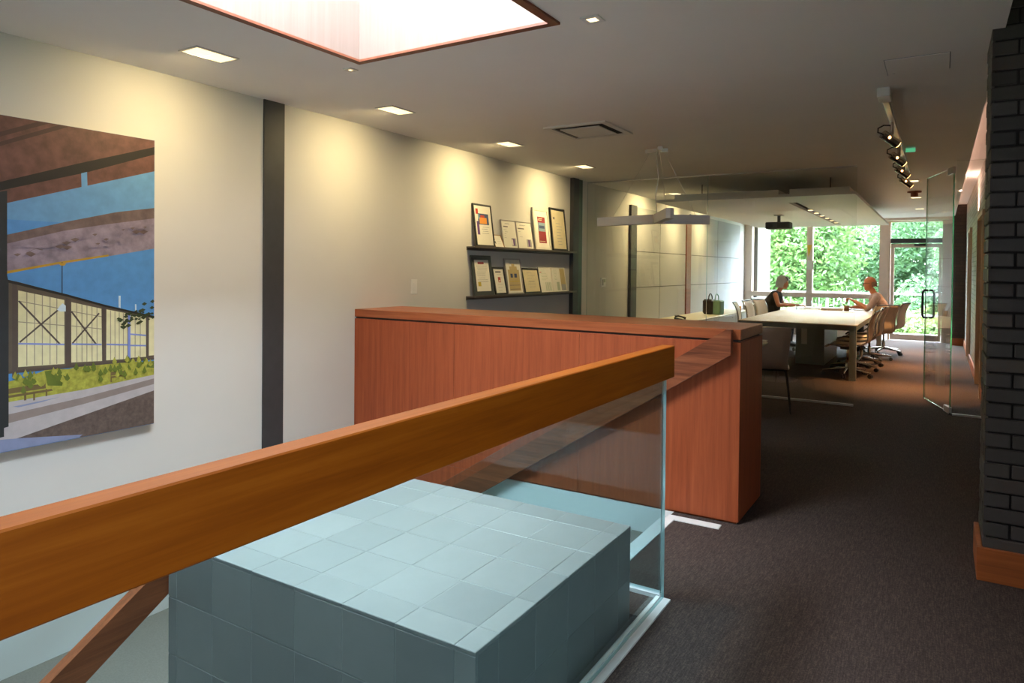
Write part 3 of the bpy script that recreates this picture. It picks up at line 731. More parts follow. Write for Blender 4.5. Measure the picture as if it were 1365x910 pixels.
fr('framed_poster', 'tall black framed poster with orange building picture on upper ledge', 5.384, 5.70, ZU, .415, 'frame_black', .016, 'paper',
   [('doc_red', .10, .24, .78, .92), ('doc_purple', .10, .24, .26, .60), ('doc_darkblue', .2, .84, .52, .80), ('doc_orange', .28, .72, .54, .70), ('doc_red', .36, .6, .70, .76), ('doc_steelblue', .2, .3, .66, .78)] + lines(.46, .30, 4, .35, .85))
fr('framed_card', 'small pale card in thin wooden frame on upper ledge', 5.705, 5.872, ZU, .14, 'frame_wood', .004, 'paper', [('ink', .08, .22, .6, .9), ('ink', .1, .22, .3, .5)] + lines(.7, .3, 3, .35, .9), x=.084)
fr('framed_certificate', 'silver framed certificate next to the small wooden framed card', 5.88, 6.160, ZU, .292, 'frame_silver', .007, 'paper', [('ink', .12, .45, .76, .80)] + lines(.9, .88, 2) + lines(.66, .36, 5, .1, .45) + [('doc_grey', .60, .92, .06, .36), ('doc_purple', .70, .82, .08, .34), ('doc_pale', .62, .7, .1, .3)], x=.07, group='silver framed certificates')
fr('framed_certificate', 'silver framed certificate next to the red poster', 6.166, 6.49, ZU, .292, 'frame_silver', .007, 'paper', [('ink', .08, .5, .74, .78)] + lines(.9, .88, 2) + lines(.64, .44, 3, .1, .4) + [('doc_grey', .58, .9, .06, .36), ('doc_purple', .68, .8, .08, .34)], x=.07, group='silver framed certificates')
fr('framed_poster', 'white framed dark red poster with a blue mountain picture', 6.515, 6.865, ZU, .465, 'frame_white', .03, 'paper', [('doc_maroon', .22, .80, .12, .84), ('doc_steelblue', .24, .78, .44, .68), ('doc_darkblue', .3, .72, .52, .60), ('doc_cream', .26, .55, .74, .76), ('doc_cream', .3, .6, .78, .80), ('doc_cream', .26, .7, .16, .175)])
fr('framed_certificate', 'tall black framed cream certificate at the right end of upper ledge', 6.905, 7.27, ZU, .495, 'frame_black', .024, 'doc_cream', [('ink', .14, .26, .76, .82)] + lines(.66, .12, 8, .3, .85))
fr('framed_certificate', 'thick dark grey framed certificate with a gold seal on lower ledge', 5.365, 5.70, ZL, .39, 'frame_grey', .042, 'paper', [('doc_maroon', .25, .66, .86, .93), ('doc_gold', .14, .34, .16, .30)] + lines(.8, .3, 9, .12, .9))
fr('framed_certificate', 'small black framed award with a red flame mark', 5.725, 5.945, ZL, .282, 'frame_black', .018, 'paper', [('ink', .2, .75, .84, .90), ('doc_red', .38, .62, .44, .66), ('doc_pale', .45, .55, .46, .54)] + lines(.76, .1, 6, .25, .8))
fr('framed_drawing', 'silver topped frame with a sepia drawing of a gabled building', 5.955, 6.27, ZL, .37, 'frame_silver', .014, 'paper', [('doc_sepia', .12, .88, .06, .70), ('doc_sepia', .25, .75, .70, .80), ('doc_sepia', .4, .6, .80, .88), ('doc_darkblue', .26, .42, .46, .58), ('doc_darkblue', .52, .7, .46, .58), ('doc_gold', .14, .86, .34, .36), ('ink', .14, .86, .22, .235), ('ink', .14, .86, .1, .115)])
fr('framed_certificate', 'wide black framed cream certificate on lower ledge', 6.295, 6.645, ZL, .275, 'frame_black', .016, 'doc_cream', lines(.86, .22, 6, .25, .8) + [('ink', .3, .7, .46, .475)])
fr('framed_document', 'pale document with green writing, left of a pair on lower ledge', 6.655, 6.94, ZL, .285, 'frame_white', .005, 'paper', [('doc_red', .08, .22, .8, .83)] + lines(.9, .5, 7, .1, .7, 'doc_greenish') + [('doc_greenish', .45 + i * .1, .5 + i * .1, .05, .4) for i in range(5)], x=.07)
fr('framed_document', 'pale document with tan picture, right end of lower ledge', 6.95, 7.28, ZL, .285, 'frame_white', .005, 'paper', lines(.9, .5, 7, .1, .5, 'doc_greenish') + [('doc_sepia', .62, .98, .04, .96), ('doc_grey', .64, .96, .04, .30), ('doc_greenish', .3, .5, .05, .4)], x=.07)

# wall devices
t = thing('light_switch', 'white wall switch above the wooden cabinet', 'switch', (W, 4.557, 1.165))
MB().box(0, .006, -.04, .04, 0, .125, bev=.002).build('plate', 'white_paint', t)
MB().box(.006, .010, -.016, .016, .03, .095, bev=.001).build('rocker', 'white_trim', t)
t = thing('thermostat', 'small white control box on the wall behind the glass', 'thermostat', (W, 8.42, 1.16))
MB().box(0, .02, -.07, .07, 0, .12, bev=.003).build('case', 'white_paint', t)
MB().box(.0202, .021, .0, .05, .06, .1).build('display', 'doc_greenish', t); MB().box(.0202, .021, -.05, -.01, .02, .1).build('switch_face', 'doc_grey', t)

# ================================================================== CEILING FITTINGS
def downlight(name, label, x, y, sx, sy, lens, power, color, n=2, group=None, direction=(0, 0, -1), spread=2.2, sz=None, framem='aluminium'):
    t = thing(name, label, 'ceiling light', (x, y, CZ), group=group)
    f_ = .012 if sx > .1 else .02
    b_ = MB(); b_.box(-sx / 2, sx / 2, -sy / 2, -sy / 2 + f_, -.006, 0); b_.box(-sx / 2, sx / 2, sy / 2 - f_, sy / 2, -.006, 0)
    b_.box(-sx / 2, -sx / 2 + f_, -sy / 2 + f_, sy / 2 - f_, -.006, 0); b_.box(sx / 2 - f_, sx / 2, -sy / 2 + f_, sy / 2 - f_, -.006, 0)
    b_.build('frame', framem, t)
    iy = sy - 2 * f_
    for k in range(n):
        a = -iy / 2 + iy * k / n + (.002 if k else 0); bb = -iy / 2 + iy * (k + 1) / n - (.002 if k < n - 1 else 0)
        MB().box(-sx / 2 + f_, sx / 2 - f_, a, bb, -.0035, 0).build('lens', lens, t)
    if power: lamp(name + '_lamp', t, 'AREA', (0, 0, -.012), power, color, direction, shape='RECTANGLE', size=sx * .7, size_y=sy * .7, spread=spread)
    return t
WARM = (1.0, .76, .36)
for y, lab, pw in [(9.66, 'rectangular recessed ceiling light above the first dark wall post', 15), (11.15, 'rectangular recessed ceiling light above the grey wall panels', 15), (12.64, 'rectangular recessed ceiling light deep in the meeting room', 15), (2.235, 'rectangular recessed ceiling light nearest the large photograph', 6.2), (3.68, 'rectangular recessed ceiling light just past the dark wall column', 6.8), (5.17, 'rectangular recessed ceiling light in front of the certificate shelves', 10), (6.69, 'rectangular recessed ceiling light nearest the glass partition', 10)]:
    downlight('ceiling_downlight', lab, -3.245, y, .155, .25, 'lens_warm', pw, WARM, 2, 'recessed wall washers', (-.62, 0, -.8), 2.4)
downlight('small_downlight', 'tiny recessed square light beside the far skylight corner', -2.80, 2.80, .06, .06, 'lens_white', 3, (1, .8, .5), 1, 'small square downlights')
downlight('small_downlight', 'small recessed square light right of the skylight', -1.31, 2.767, .085, .085, 'lens_white', 4, (1, .8, .5), 1, 'small square downlights', framem='white_paint')
downlight('corridor_downlight', 'square recessed light nearest the track spots', -.306, 9.56, .16, .16, 'lens_white', 14, (1, .50, .18), 1, 'corridor downlights', spread=0.95)
downlight('corridor_downlight', 'square recessed light behind the ceiling sprinkler', -.314, 11.69, .14, .14, 'lens_white', 14, (1, .50, .18), 1, 'corridor downlights', spread=0.95)
downlight('corridor_downlight', 'square recessed light nearest the exit door', -.311, 13.78, .14, .14, 'lens_white', 14, (1, .50, .18), 1, 'corridor downlights', spread=0.95)
t = thing('ceiling_sensor', 'brown ceiling sensor between the corridor lights', 'sensor', (-.309, 10.8, CZ))
MB().lathe([(0, 0), (.085, 0), (.085, -.018), (.045, -.025), (.045, -.07), (0, -.075)]).build('housing', 'trim_red_wood', t)
# air vent
t = thing('air_diffuser', 'square white air diffuser in the ceiling', 'vent', (-2.37, 4.96, CZ))
b_ = MB()
for a in [(-.26, .26, -.27, -.225), (-.26, .26, .225, .27), (-.26, -.215, -.225, .225), (.215, .26, -.225, .225)]: b_.box(*a, -.012, 0)
b_.build('frame', 'white_paint', t)
MB().box(-.215, .215, -.225, .225, -.003, -.001).build('throat', 'slot_dark', t)
MB().box(-.165, .165, -.175, .175, -.018, -.010, bev=.002).build('plaque', 'white_paint', t)
# access hatch
t = thing('access_hatch', 'flush access hatch in the ceiling near the brick pier', 'hatch', (-.118, 4.225, CZ))
MB().box(-.143, .143, -.16, .16, -.004, 0, bev=.001).build('hatch_lid', 'ceiling_paint', t)
MB().box(-.148, .148, -.165, .165, -.0015, 0).build('hatch_gap', 'panel_fabric', t)
MB().cyl((-.115, .12), .007, -.007, -.004, 10).build('lock', 'aluminium', t)
# exit sign
t = thing('exit_light', 'small green glowing sign on the ceiling beside the track', 'sign', (-.235, 7.0, CZ))
MB().box(-.04, .04, -.01, .01, -.045, 0, bev=.002).build('case', 'white_paint', t)
MB().box(-.037, .037, -.0115, -.0102, -.042, -.008).build('face', 'exit_green', t)
# track lights
t = thing('track_light', 'ceiling track with four small metal spotlights', 'track light', (-.30, 6.5, CZ - .002))
MB().box(-.018, .018, -1.70, 1.85, -.05, -.02, bev=.003).build('track_bar', 'aluminium', t)
MB().box(-.035, .035, -1.86, -1.68, -.055, 0, bev=.004).build('feed_box', 'white_paint', t)
for y in (-1.0, 0, 1.0, 1.8): MB().box(-.012, .012, y - .02, y + .02, -.02, 0).build('standoff', 'aluminium', t)
for k, y in enumerate((-1.0, .0, .85, 1.7)):
    hd = MB().tube([(0, y, -.05), (0, y, -.17)], .012).build('stem', 'chrome', t)
    MB().tube([(-.055, y - .03, -.13), (.035, y + .03, -.20)], .030, 16).build('lamp_head', 'chrome', t)
    MB().tube([(.036, y + .031, -.2008), (.039, y + .033, -.203)], .024, 14).build('lens', 'lens_amber', t)
    MB().ball((-.012, y - .032, -.158), .011, 10, 8).build('vent_glow', 'lens_amber', t)
    MB().tube([(0, y + .005, -.07), (-.05, y, -.065), (-.085, y - .01, -.085), (-.085, y - .02, -.115), (-.058, y - .03, -.128)], .005, 8).build('cable', 'black_plastic', t)
    lamp('spot_lamp', t, 'SPOT', (.047, y + .04, -.212), 14, (1, .55, .25), (.8, .5, -.65), spot_size=1.0, spot_blend=.6, shadow_soft_size=.02)
# Y-shaped pendant
pc = (-2.184, 6.015)
t = thing('pendant_light', 'white three armed pendant light hanging on thin wires', 'pendant light', (pc[0], pc[1], 1.81))
arms = [(-2.83, 6.18), (-1.80, 6.30), (-1.86, 5.42)]
for a in arms:
    d = Vector((a[0] - pc[0], a[1] - pc[1])); n = Vector((-d.y, d.x)).normalized() * .033
    d0 = d.normalized() * .02
    poly = [(d0.x + n.x, d0.y + n.y), (d.x + n.x, d.y + n.y), (d.x * 1.03, d.y * 1.03), (d.x - n.x, d.y - n.y), (d0.x - n.x, d0.y - n.y)]
    MB().prism(poly, 'Z', 0, .082).build('arm', 'white_paint', t)
    e = d * .75
    MB().tube([(e.x, e.y, .082), (d.x * .12, d.y * .12, .66)], .0016, 6).build('wire', 'aluminium', t)
    c2 = d * .18
    nn = n * .7
    MB().prism([(nn.x * .6, nn.y * .6), (c2.x + nn.x, c2.y + nn.y), (c2.x - nn.x, c2.y - nn.y), (-nn.x * .6, -nn.y * .6)], 'Z', .645, .677).build('canopy', 'aluminium', t)
MB().tube([(0, 0, .082), (-.02, .01, .25), (.01, .0, .42), (-.015, 0, .6), (0, 0, .65)], .005, 8).build('cord', 'aluminium', t)
# cove light in the ceiling slot
t = thing('cove_light', 'pink glowing light strip in the ceiling slot by the brick wall', 'cove light', (.13, 11.0, CZ + .062))
MB().box(-.015, .015, -4.5, 4.8, 0, .012).build('tube', 'cove_tube', t)
lamp('cove_lamp', t, 'AREA', (.0, 0, .03), 130, (1, .62, .48), (.75, 0, .6), shape='RECTANGLE', size=.03, size_y=9.0)

# ================================================================== GLASS PARTITION
YP = 7.94
gp = thing('glass_partition', 'fixed clear glass partition of the meeting room', 'glass wall', (-2.27, YP, 0))
for x0, x1 in [(W, -2.281), (-2.277, -.742)]:
    glass_box(x0 + 2.27, x1 + 2.27, -.006, .006, .012, CZ - .008, 'Y').build('glass_panel', ['wall_glass', 'glass_edge_teal'], gp)
MB().box(W + 2.27, 1.528, -.016, .016, 0, .020).build('floor_channel', 'aluminium', gp)
MB().box(W + 2.27, 1.528, -.012, .012, CZ - .012, CZ).build('head_channel', 'aluminium', gp)
sg = thing('glass_sidelight', 'narrow fixed glass pane beside the brick pier', 'glass wall', (.24, 8.0, 0))
glass_box(-.115, .165, -.006, .006, .012, CZ - .008, 'Y').build('glass_panel', ['wall_glass', 'glass_edge_green'], sg)
MB().box(-.115, .165, -.014, .014, 0, .018).build('floor_channel', 'aluminium', sg)
gdn = thing('glass_door', 'open frameless glass door with a black pull handle', 'glass door', (.108, 8.0, 0), math.atan2(.83, -.238))
glass_box(.012, .862, -.006, .006, .02, 2.42, 'Y').build('door_leaf', ['wall_glass', 'glass_edge_green'], gdn)
MB().box(.01, .16, -.014, .014, .012, .075, bev=.003).build('patch_fitting', 'aluminium', gdn)
MB().box(.01, .16, -.014, .014, 2.36, 2.43, bev=.003).build('patch_fitting', 'aluminium', gdn)
MB().cyl((0.02, 0), .012, 0, .02).build('floor_pivot', 'black_metal', gdn)
for s in (-1, 1):
    MB().tube([(.76, s * .006, .905), (.76, s * .045, .905), (.76, s * .055, .93), (.76, s * .055, 1.175), (.76, s * .045, 1.20), (.76, s * .006, 1.20)], .012, 10).build('pull_handle', 'black_metal', gdn)

# ================================================================== CEILING CLOUD
qx0, qx1, qy0, qy1, qz = -2.976, -.776, 8.17, 13.85, 2.22
t = thing('ceiling_cloud', 'suspended white ceiling panel over the meeting table', 'ceiling panel', ((qx0 + qx1) / 2, (qy0 + qy1) / 2, qz))
ox, oy = (qx0 + qx1) / 2, (qy0 + qy1) / 2
s0, s1, sy0, sy1 = -1.575, -1.475, 8.9, 13.3
b_ = MB()
b_.box(qx0 - ox, s0 - ox, qy0 - oy, qy1 - oy, 0, .03); b_.box(s1 - ox, qx1 - ox, qy0 - oy, qy1 - oy, 0, .03)
b_.box(s0 - ox, s1 - ox, qy0 - oy, sy0 - oy, 0, .03); b_.box(s0 - ox, s1 - ox, sy1 - oy, qy1 - oy, 0, .03)
b_.build('panel', 'white_paint', t)
MB().box(-2.80 - ox, s0 - .01 - ox, 8.33 - oy, 13.7 - oy, .03, .10).box(s1 + .01 - ox, -.85 - ox, 8.33 - oy, 13.7 - oy, .03, .10).build('upper_tray', 'white_paint', t)
b_ = MB(); b_.box(s0 - ox - .01, s0 - ox, sy0 - oy, sy1 - oy, .03, .12); b_.box(s1 - ox, s1 - ox + .01, sy0 - oy, sy1 - oy, .03, .12); b_.box(s0 - ox, s1 - ox, sy0 - oy, sy1 - oy, .11, .12)
b_.build('light_slot', 'dark_steel', t)
for x in (-2.6, -1.1):
    for y in (8.8, 11, 13.2): MB().tube([(x - ox, y - oy, .10), (x - ox, y - oy, CZ - qz)], .006, 8).build('hanger_rod', 'dark_steel', t)
for k in range(6):
    y = 10.2 + k * .55
    MB().cyl((-1.52 - ox, y - oy), .035, .010, .11, 14).build('lamp_can', 'aluminium', t)
    MB().cyl((-1.52 - ox, y - oy), .030, .004, .0098, 14).build('lens', 'lens_white', t)
    lamp('slot_lamp', t, 'SPOT', (-1.52 - ox, y - oy, .0), 42, (1, .80, .52), spot_size=1.9, spot_blend=.8, shadow_soft_size=.03)
# projector
t = thing('projector', 'dark projector hanging under the ceiling panel', 'projector', (-2.03, 10.75, 1.99))
MB().box(-.17, .17, -.12, .12, .02, .12, bev=.012).build('body', 'dark_steel', t)
MB().tube([(-.09, -.12, .07), (-.09, -.145, .07)], .036, 16).build('lens_barrel', 'black_plastic', t)
MB().box(.0, .14, -.1215, -.1205, .04, .1).build('grille', 'black_metal', t)
MB().cyl((0, 0), .022, .12, .215).build('pole', 'black_metal', t)
MB().box(-.06, .06, -.06, .06, .215, .23).build('mount_plate', 'white_paint', t)

# ================================================================== MEETING TABLE
tx0, tx1, ty0, ty1, tz = -2.36, -.88, 9.75, 14.35, .715
t = thing('meeting_table', 'long pale topped meeting table with grey metal frame', 'table', ((tx0 + tx1) / 2, (ty0 + ty1) / 2, 0))
hx, hy = (tx1 - tx0) / 2, (ty1 - ty0) / 2
MB().box(-hx, hx, -hy, hy, tz - .018, tz, bev=.003).build('tabletop', 'table_top', t)
for a in [(-hx + .01, hx - .01, -hy + .01, -hy + .05), (-hx + .01, hx - .01, hy - .05, hy - .01), (-hx + .01, -hx + .05, -hy + .05, hy - .05), (hx - .05, hx - .01, -hy + .05, hy - .05)]:
    MB().box(*a, tz - .075, tz - .018).build('apron', 'table_steel', t)
for sx in (-1, 1):
    for sy in (-1, 1): MB().box(sx * (hx - .05) - .04, sx * (hx - .05) + .04, sy * (hy - .05) - .04, sy * (hy - .05) + .04, 0, tz - .075, bev=.003).build('leg', 'table_steel', t)
t2 = thing('table_pedestal', 'grey cable pedestal box under the meeting table', 'pedestal', (-1.64, 11.9, 0))
MB().box(-.2, .2, -.75, .75, 0, .64, bev=.004).build('body', 'table_steel', t2)
MB().box(-.12, -.04, -.752, -.7505, .3, .62).build('door', 'aluminium', t2)

# swivel chair (faces local +X)
def swivel_chair(name, label, group):
    t = thing(name, label, 'chair', group=group)
    # seat sheet
    g = []
    for i in range(9):
        u = i / 8; x = -.20 + .44 * u
        zz = .445 + .02 * math.sin(u * math.pi) * -1 - (.05 * max(0, u - .82) / .18) ** 1 * (1 if u > .82 else 0)
        g.append([(x, -.225 + .45 * j / 4, zz - .008 * math.sin(math.pi * j / 4)) for j in range(5)])
    MB().sheet(g, .012).build('seat', 'chair_mesh', t)
    prof = [(-.20, .445), (-.245, .47), (-.265, .53), (-.262, .60), (-.268, .68), (-.285, .76), (-.315, .83), (-.345, .875)]
    g = [[(x - .012 * math.sin(math.pi * j / 4), -.215 + .43 * j / 4, z_) for j in range(5)] for x, z_ in prof]
    MB().sheet(g, .012).build('backrest', 'chair_mesh', t)
    for s in (-1, 1):
        pts = [(x, s * .228, z_) for x, z_ in prof[::-1]] + [(x, s * .236, z_) for x, z_ in [(-.08, .425), (.10, .428), (.20, .428), (.245, .395)]]
        MB().tube(pts, .012, 8).build('side_frame', 'chrome', t)
    MB().tube([(-.347, -.228, .877), (-.352, 0, .879), (-.347, .228, .877)], .011, 8).build('top_bar', 'black_plastic', t)
    for x in (-.1, .12): MB().tube([(x, -.23, .425), (x * .6, 0, .385), (x, .23, .425)], .010, 8).build('cross_bar', 'chrome', t)
    MB().box(-.09, .09, -.05, .05, .355, .39, bev=.008).build('mechanism', 'black_plastic', t)
    MB().tube([(0, 0, .36), (0, 0, .22), (0, 0, .219), (0, 0, .10)], [.016, .016, .027, .027], 14).build('gas_column', 'chrome', t)
    base = MB().cyl((0, 0), .04, .08, .125, 16).build('base_hub', 'chrome', t)
    for k in range(5):
        a = 2 * math.pi * k / 5 + .3
        c, s_ = math.cos(a), math.sin(a)
        MB().tube([(c * .02, s_ * .02, .108), (c * .16, s_ * .16, .09), (c * .31, s_ * .31, .068)], [.02, .017, .012], 8).build('base_arm', 'chrome', t)
        cs = MB(); px, py = c * .30, s_ * .30
        for q in (-1, 1): cs.tube([(px - s_ * q * .008, py + c * q * .008, .028), (px - s_ * q * .024, py + c * q * .024, .028)], .028, 12)
        cs.tube([(px, py, .03), (px, py, .065)], .008, 8)
        cs.build('caster', 'black_plastic', t)
    return t
proto = swivel_chair('swivel_chair', 'tan mesh swivel chair, nearest of the row on the right of the table', 'meeting chairs right of the table')
spots = [(-1.03, 10.22, 178, None, None), (-1.02, 10.92, 184, 'tan mesh swivel chair, second from the front on the table right side', 'meeting chairs right of the table'), (-.99, 11.58, 176, 'tan mesh swivel chair, third from the front on the table right side', 'meeting chairs right of the table'),
         (-.93, 12.28, 140, 'tan mesh swivel chair turned so its back faces the corridor', 'meeting chairs right of the table'), (-.80, 13.36, 168, 'tan mesh swivel chair the bald man sits on', 'meeting chairs right of the table'),
         (-2.50, 11.55, 8, 'tan mesh swivel chair, nearest on the left of the table', 'meeting chairs left of the table'), (-2.50, 12.30, -4, 'tan mesh swivel chair between nearest left chair and the one by the woman', 'meeting chairs left of the table'), (-2.45, 12.85, -14, 'tan mesh swivel chair next to the woman in black', 'meeting chairs left of the table'), (-2.66, 13.62, 0, 'tan mesh swivel chair the woman in black sits on', 'meeting chairs left of the table')]
for i, (x, y, a, lab, grp) in enumerate(spots):
    o = proto if i == 0 else copy_tree(proto)
    o.location = (x, y, 0); o.rotation_euler = (0, 0, math.radians(a))
    if lab: o['label'] = lab; o['group'] = grp

# shell chair and round table between cabinet and glass
t = thing('shell_chair', 'mauve brown shell chair with dark legs in front of the glass partition', 'chair', (-1.485, 7.32, 0), math.radians(100))
prof = [(.22, .425), (.10, .43), (-.05, .425), (-.15, .425), (-.20, .45), (-.222, .52), (-.235, .62), (-.25, .72), (-.275, .80), (-.29, .845)]
wds = [.20, .215, .22, .215, .205, .205, .215, .225, .232, .228]
g = [[(x - .015 * math.sin(math.pi * j / 6) * (1 if i > 3 else 0), w_ * (-1 + 2 * j / 6), z_) for j in range(7)] for i, ((x, z_), w_) in enumerate(zip(prof, wds))]
MB().sheet(g, .012).build('shell', 'shell_mauve', t)
for sx, sy in [(-1, -1), (-1, 1), (1, -1), (1, 1)]:
    MB().tube([(sx * .15, sy * .16, .418), (sx * .17, sy * .19, .40), (sx * .20 - .02, sy * .235, 0)], [.011, .011, .008], 10).build('leg', 'black_metal', t)
MB().tube([(-.15, -.16, .412), (-.15, .16, .412)], .009).tube([(.15, -.16, .412), (.15, .16, .412)], .009).build('under_frame', 'black_metal', t)
t = thing('round_table', 'small round cream table behind the cabinet', 'table', (-1.77, 6.52, 0))
MB().lathe([(0, .715), (.44, .715), (.455, .722), (.455, .735), (.445, .74), (0, .74)], n=40).build('tabletop', 'cream_laminate', t)
MB().cyl((0, 0), .035, .03, .715).build('column', 'aluminium', t)
MB().lathe([(0, 0), (.26, 0), (.26, .012), (.05, .03), (0, .03)], n=32).build('foot', 'aluminium', t)
t = thing('paper_note', 'small white card lying on the round table', 'paper', (-1.45, 6.72, .741))
MB().box(-.09, .09, -.05, .05, 0, .004).build('card', 'paper', t)

# credenza with bag and small things
t = thing('credenza', 'low cream credenza along the meeting room wall', 'cabinet', (-3.47, 11.7, 0))
MB().box(-.30, .30, -2.3, 2.3, .06, .60, bev=.003).build('body', 'white_paint', t)
MB().box(-.30, .32, -2.32, 2.32, .60, .625, bev=.003).build('worktop', 'cream_laminate', t)
MB().box(-.28, .27, -2.25, 2.25, 0, .06).build('plinth', 'slot_dark', t)
for k in range(4):
    d = MB().box(.3005, .318, -2.29 + k * 1.148, -2.29 + (k + 1) * 1.148 - .008, .07, .595, bev=.002).build('door', 'white_paint', t)
    MB().box(.318, .328, -2.29 + k * 1.148 + .9, -2.29 + k * 1.148 + 1.05, .55, .562).build('handle', 'aluminium', d)
t = thing('handbag', 'black and green bag standing on the credenza', 'bag', (-3.36, 12.15, .6255), math.radians(-10))
MB().box(-.17, .02, -.10, .10, 0, .26, bev=.03).build('body', 'bag_black', t)
MB().box(.022, .16, -.09, .09, 0, .25, bev=.02).build('side_panel', 'bag_green', t)
for x, mt in ((-.06, 'bag_black'), (.06, 'bag_green')):
    MB().tube([(x, -.07, .25), (x, -.06, .32), (x, -.02, .355), (x, .02, .355), (x, .06, .32), (x, .07, .25)], .009, 8).build('handle', mt, t)
t = thing('desk_phone', 'black telephone on the credenza', 'telephone', (-3.30, 10.15, .6255), .3)
MB().prism([(-.09, 0), (.09, 0), (.09, .02), (-.09, .06)], 'Y', -.08, .08).build('base', 'black_plastic', t)
MB().tube([(-.08, -.085, .075), (-.03, -.085, .085), (.03, -.085, .07), (.08, -.085, .05)], [.02, .013, .013, .02], 10).build('handset', 'black_plastic', t)
t = thing('orange_cup', 'small orange cup at the near corner of the credenza', 'cup', (-3.20, 13.3, .6255))
MB().lathe([(0, 0), (.035, 0), (.045, .10), (.041, .10), (.033, .008), (0, .008)]).build('body', 'orange_ceramic', t)

# things on the meeting table
def on_table(name, label, cat, x, y, rz=0, group=None): return thing(name, label, cat, (x, y, tz + .0008), rz, group)
t = on_table('drinking_glass', 'clear drinking glass by the woman', 'glass', -2.12, 12.98, group='drinking glasses')
MB().lathe([(0, 0), (.032, 0), (.038, .11), (.036, .11), (.030, .006), (0, .006)]).build('tumbler', 'drink_glass', t)
t = on_table('drinking_glass', 'clear drinking glass in the middle of the table', 'glass', -1.48, 13.42, group='drinking glasses')
MB().lathe([(0, 0), (.034, 0), (.040, .13), (.038, .13), (.032, .006), (0, .006)]).build('tumbler', 'drink_glass', t)
t = on_table('drinking_glass', 'clear drinking glass at the far side of the table', 'glass', -2.0, 13.95, group='drinking glasses')
MB().lathe([(0, 0), (.034, 0), (.040, .15), (.038, .15), (.032, .006), (0, .006)]).build('tumbler', 'drink_glass', t)
plain('brown_ceramic', (.20, .085, .04), .4, var=.5, scale=40)
t = on_table('mug', 'brown patterned mug in front of the man', 'cup', -1.36, 13.2)
MB().lathe([(0, 0), (.04, 0), (.043, .095), (.039, .095), (.036, .008), (0, .008)]).build('body', 'brown_ceramic', t)
MB().tube([(.041, 0, .075), (.07, 0, .07), (.072, 0, .035), (.04, 0, .025)], .006, 8).build('handle', 'brown_ceramic', t)
for k, (x, y, a, w_, l_, mt, lab) in enumerate([(-1.80, 12.7, .2, .3, .21, 'paper', 'white sheet of paper nearest on the table'), (-1.95, 13.22, -.15, .3, .21, 'paper', 'white sheet of paper in the table middle'), (-1.52, 13.68, .5, .28, .2, 'paper_tan', 'tan folder lying on the table'), (-1.36, 12.72, -.4, .26, .16, 'paper_tan', 'tan booklet near the mug'), (-1.22, 13.75, .1, .3, .21, 'paper', 'white sheet of paper before the man'), (-1.98, 13.66, .1, .28, .2, 'paper', 'white sheet of paper before the woman')]):
    t = on_table('paper_sheet', lab, 'paper', x, y, a, 'papers on the meeting table')
    h_ = .004 + .004 * (k % 3); MB().box(-w_ / 2, w_ / 2, -l_ / 2, l_ / 2, 0, h_).build('sheet', mt, t)
t = on_table('wooden_tray', 'low wooden tray with snacks on the table', 'tray', -1.60, 13.2, .2)
MB().box(-.17, .17, -.09, .09, 0, .012).box(-.17, -.16, -.09, .09, .012, .035).box(.16, .17, -.09, .09, .012, .035).box(-.16, .16, -.09, -.08, .012, .035).box(-.16, .16, .08, .09, .012, .035).build('tray', 'door_wood', t)
# notices on the mullion
t = thing('paper_notice', 'white paper notice taped on the window mullion', 'notice', (-2.41, YF - .004, 1.43))
MB().box(-.065, .075, -.004, 0, 0, .20).build('sheet', 'paper', t)
plain('yellow_paper', (.75, .48, .02), .7)
t = thing('yellow_pennant', 'yellow triangular tag hanging on the window mullion', 'notice', (-2.42, YF - .004, 1.70))
MB().prism([(-.045, .27), (.05, .27), (-.015, 0)], 'Y', -.004, 0).build('sheet', 'yellow_paper', t)

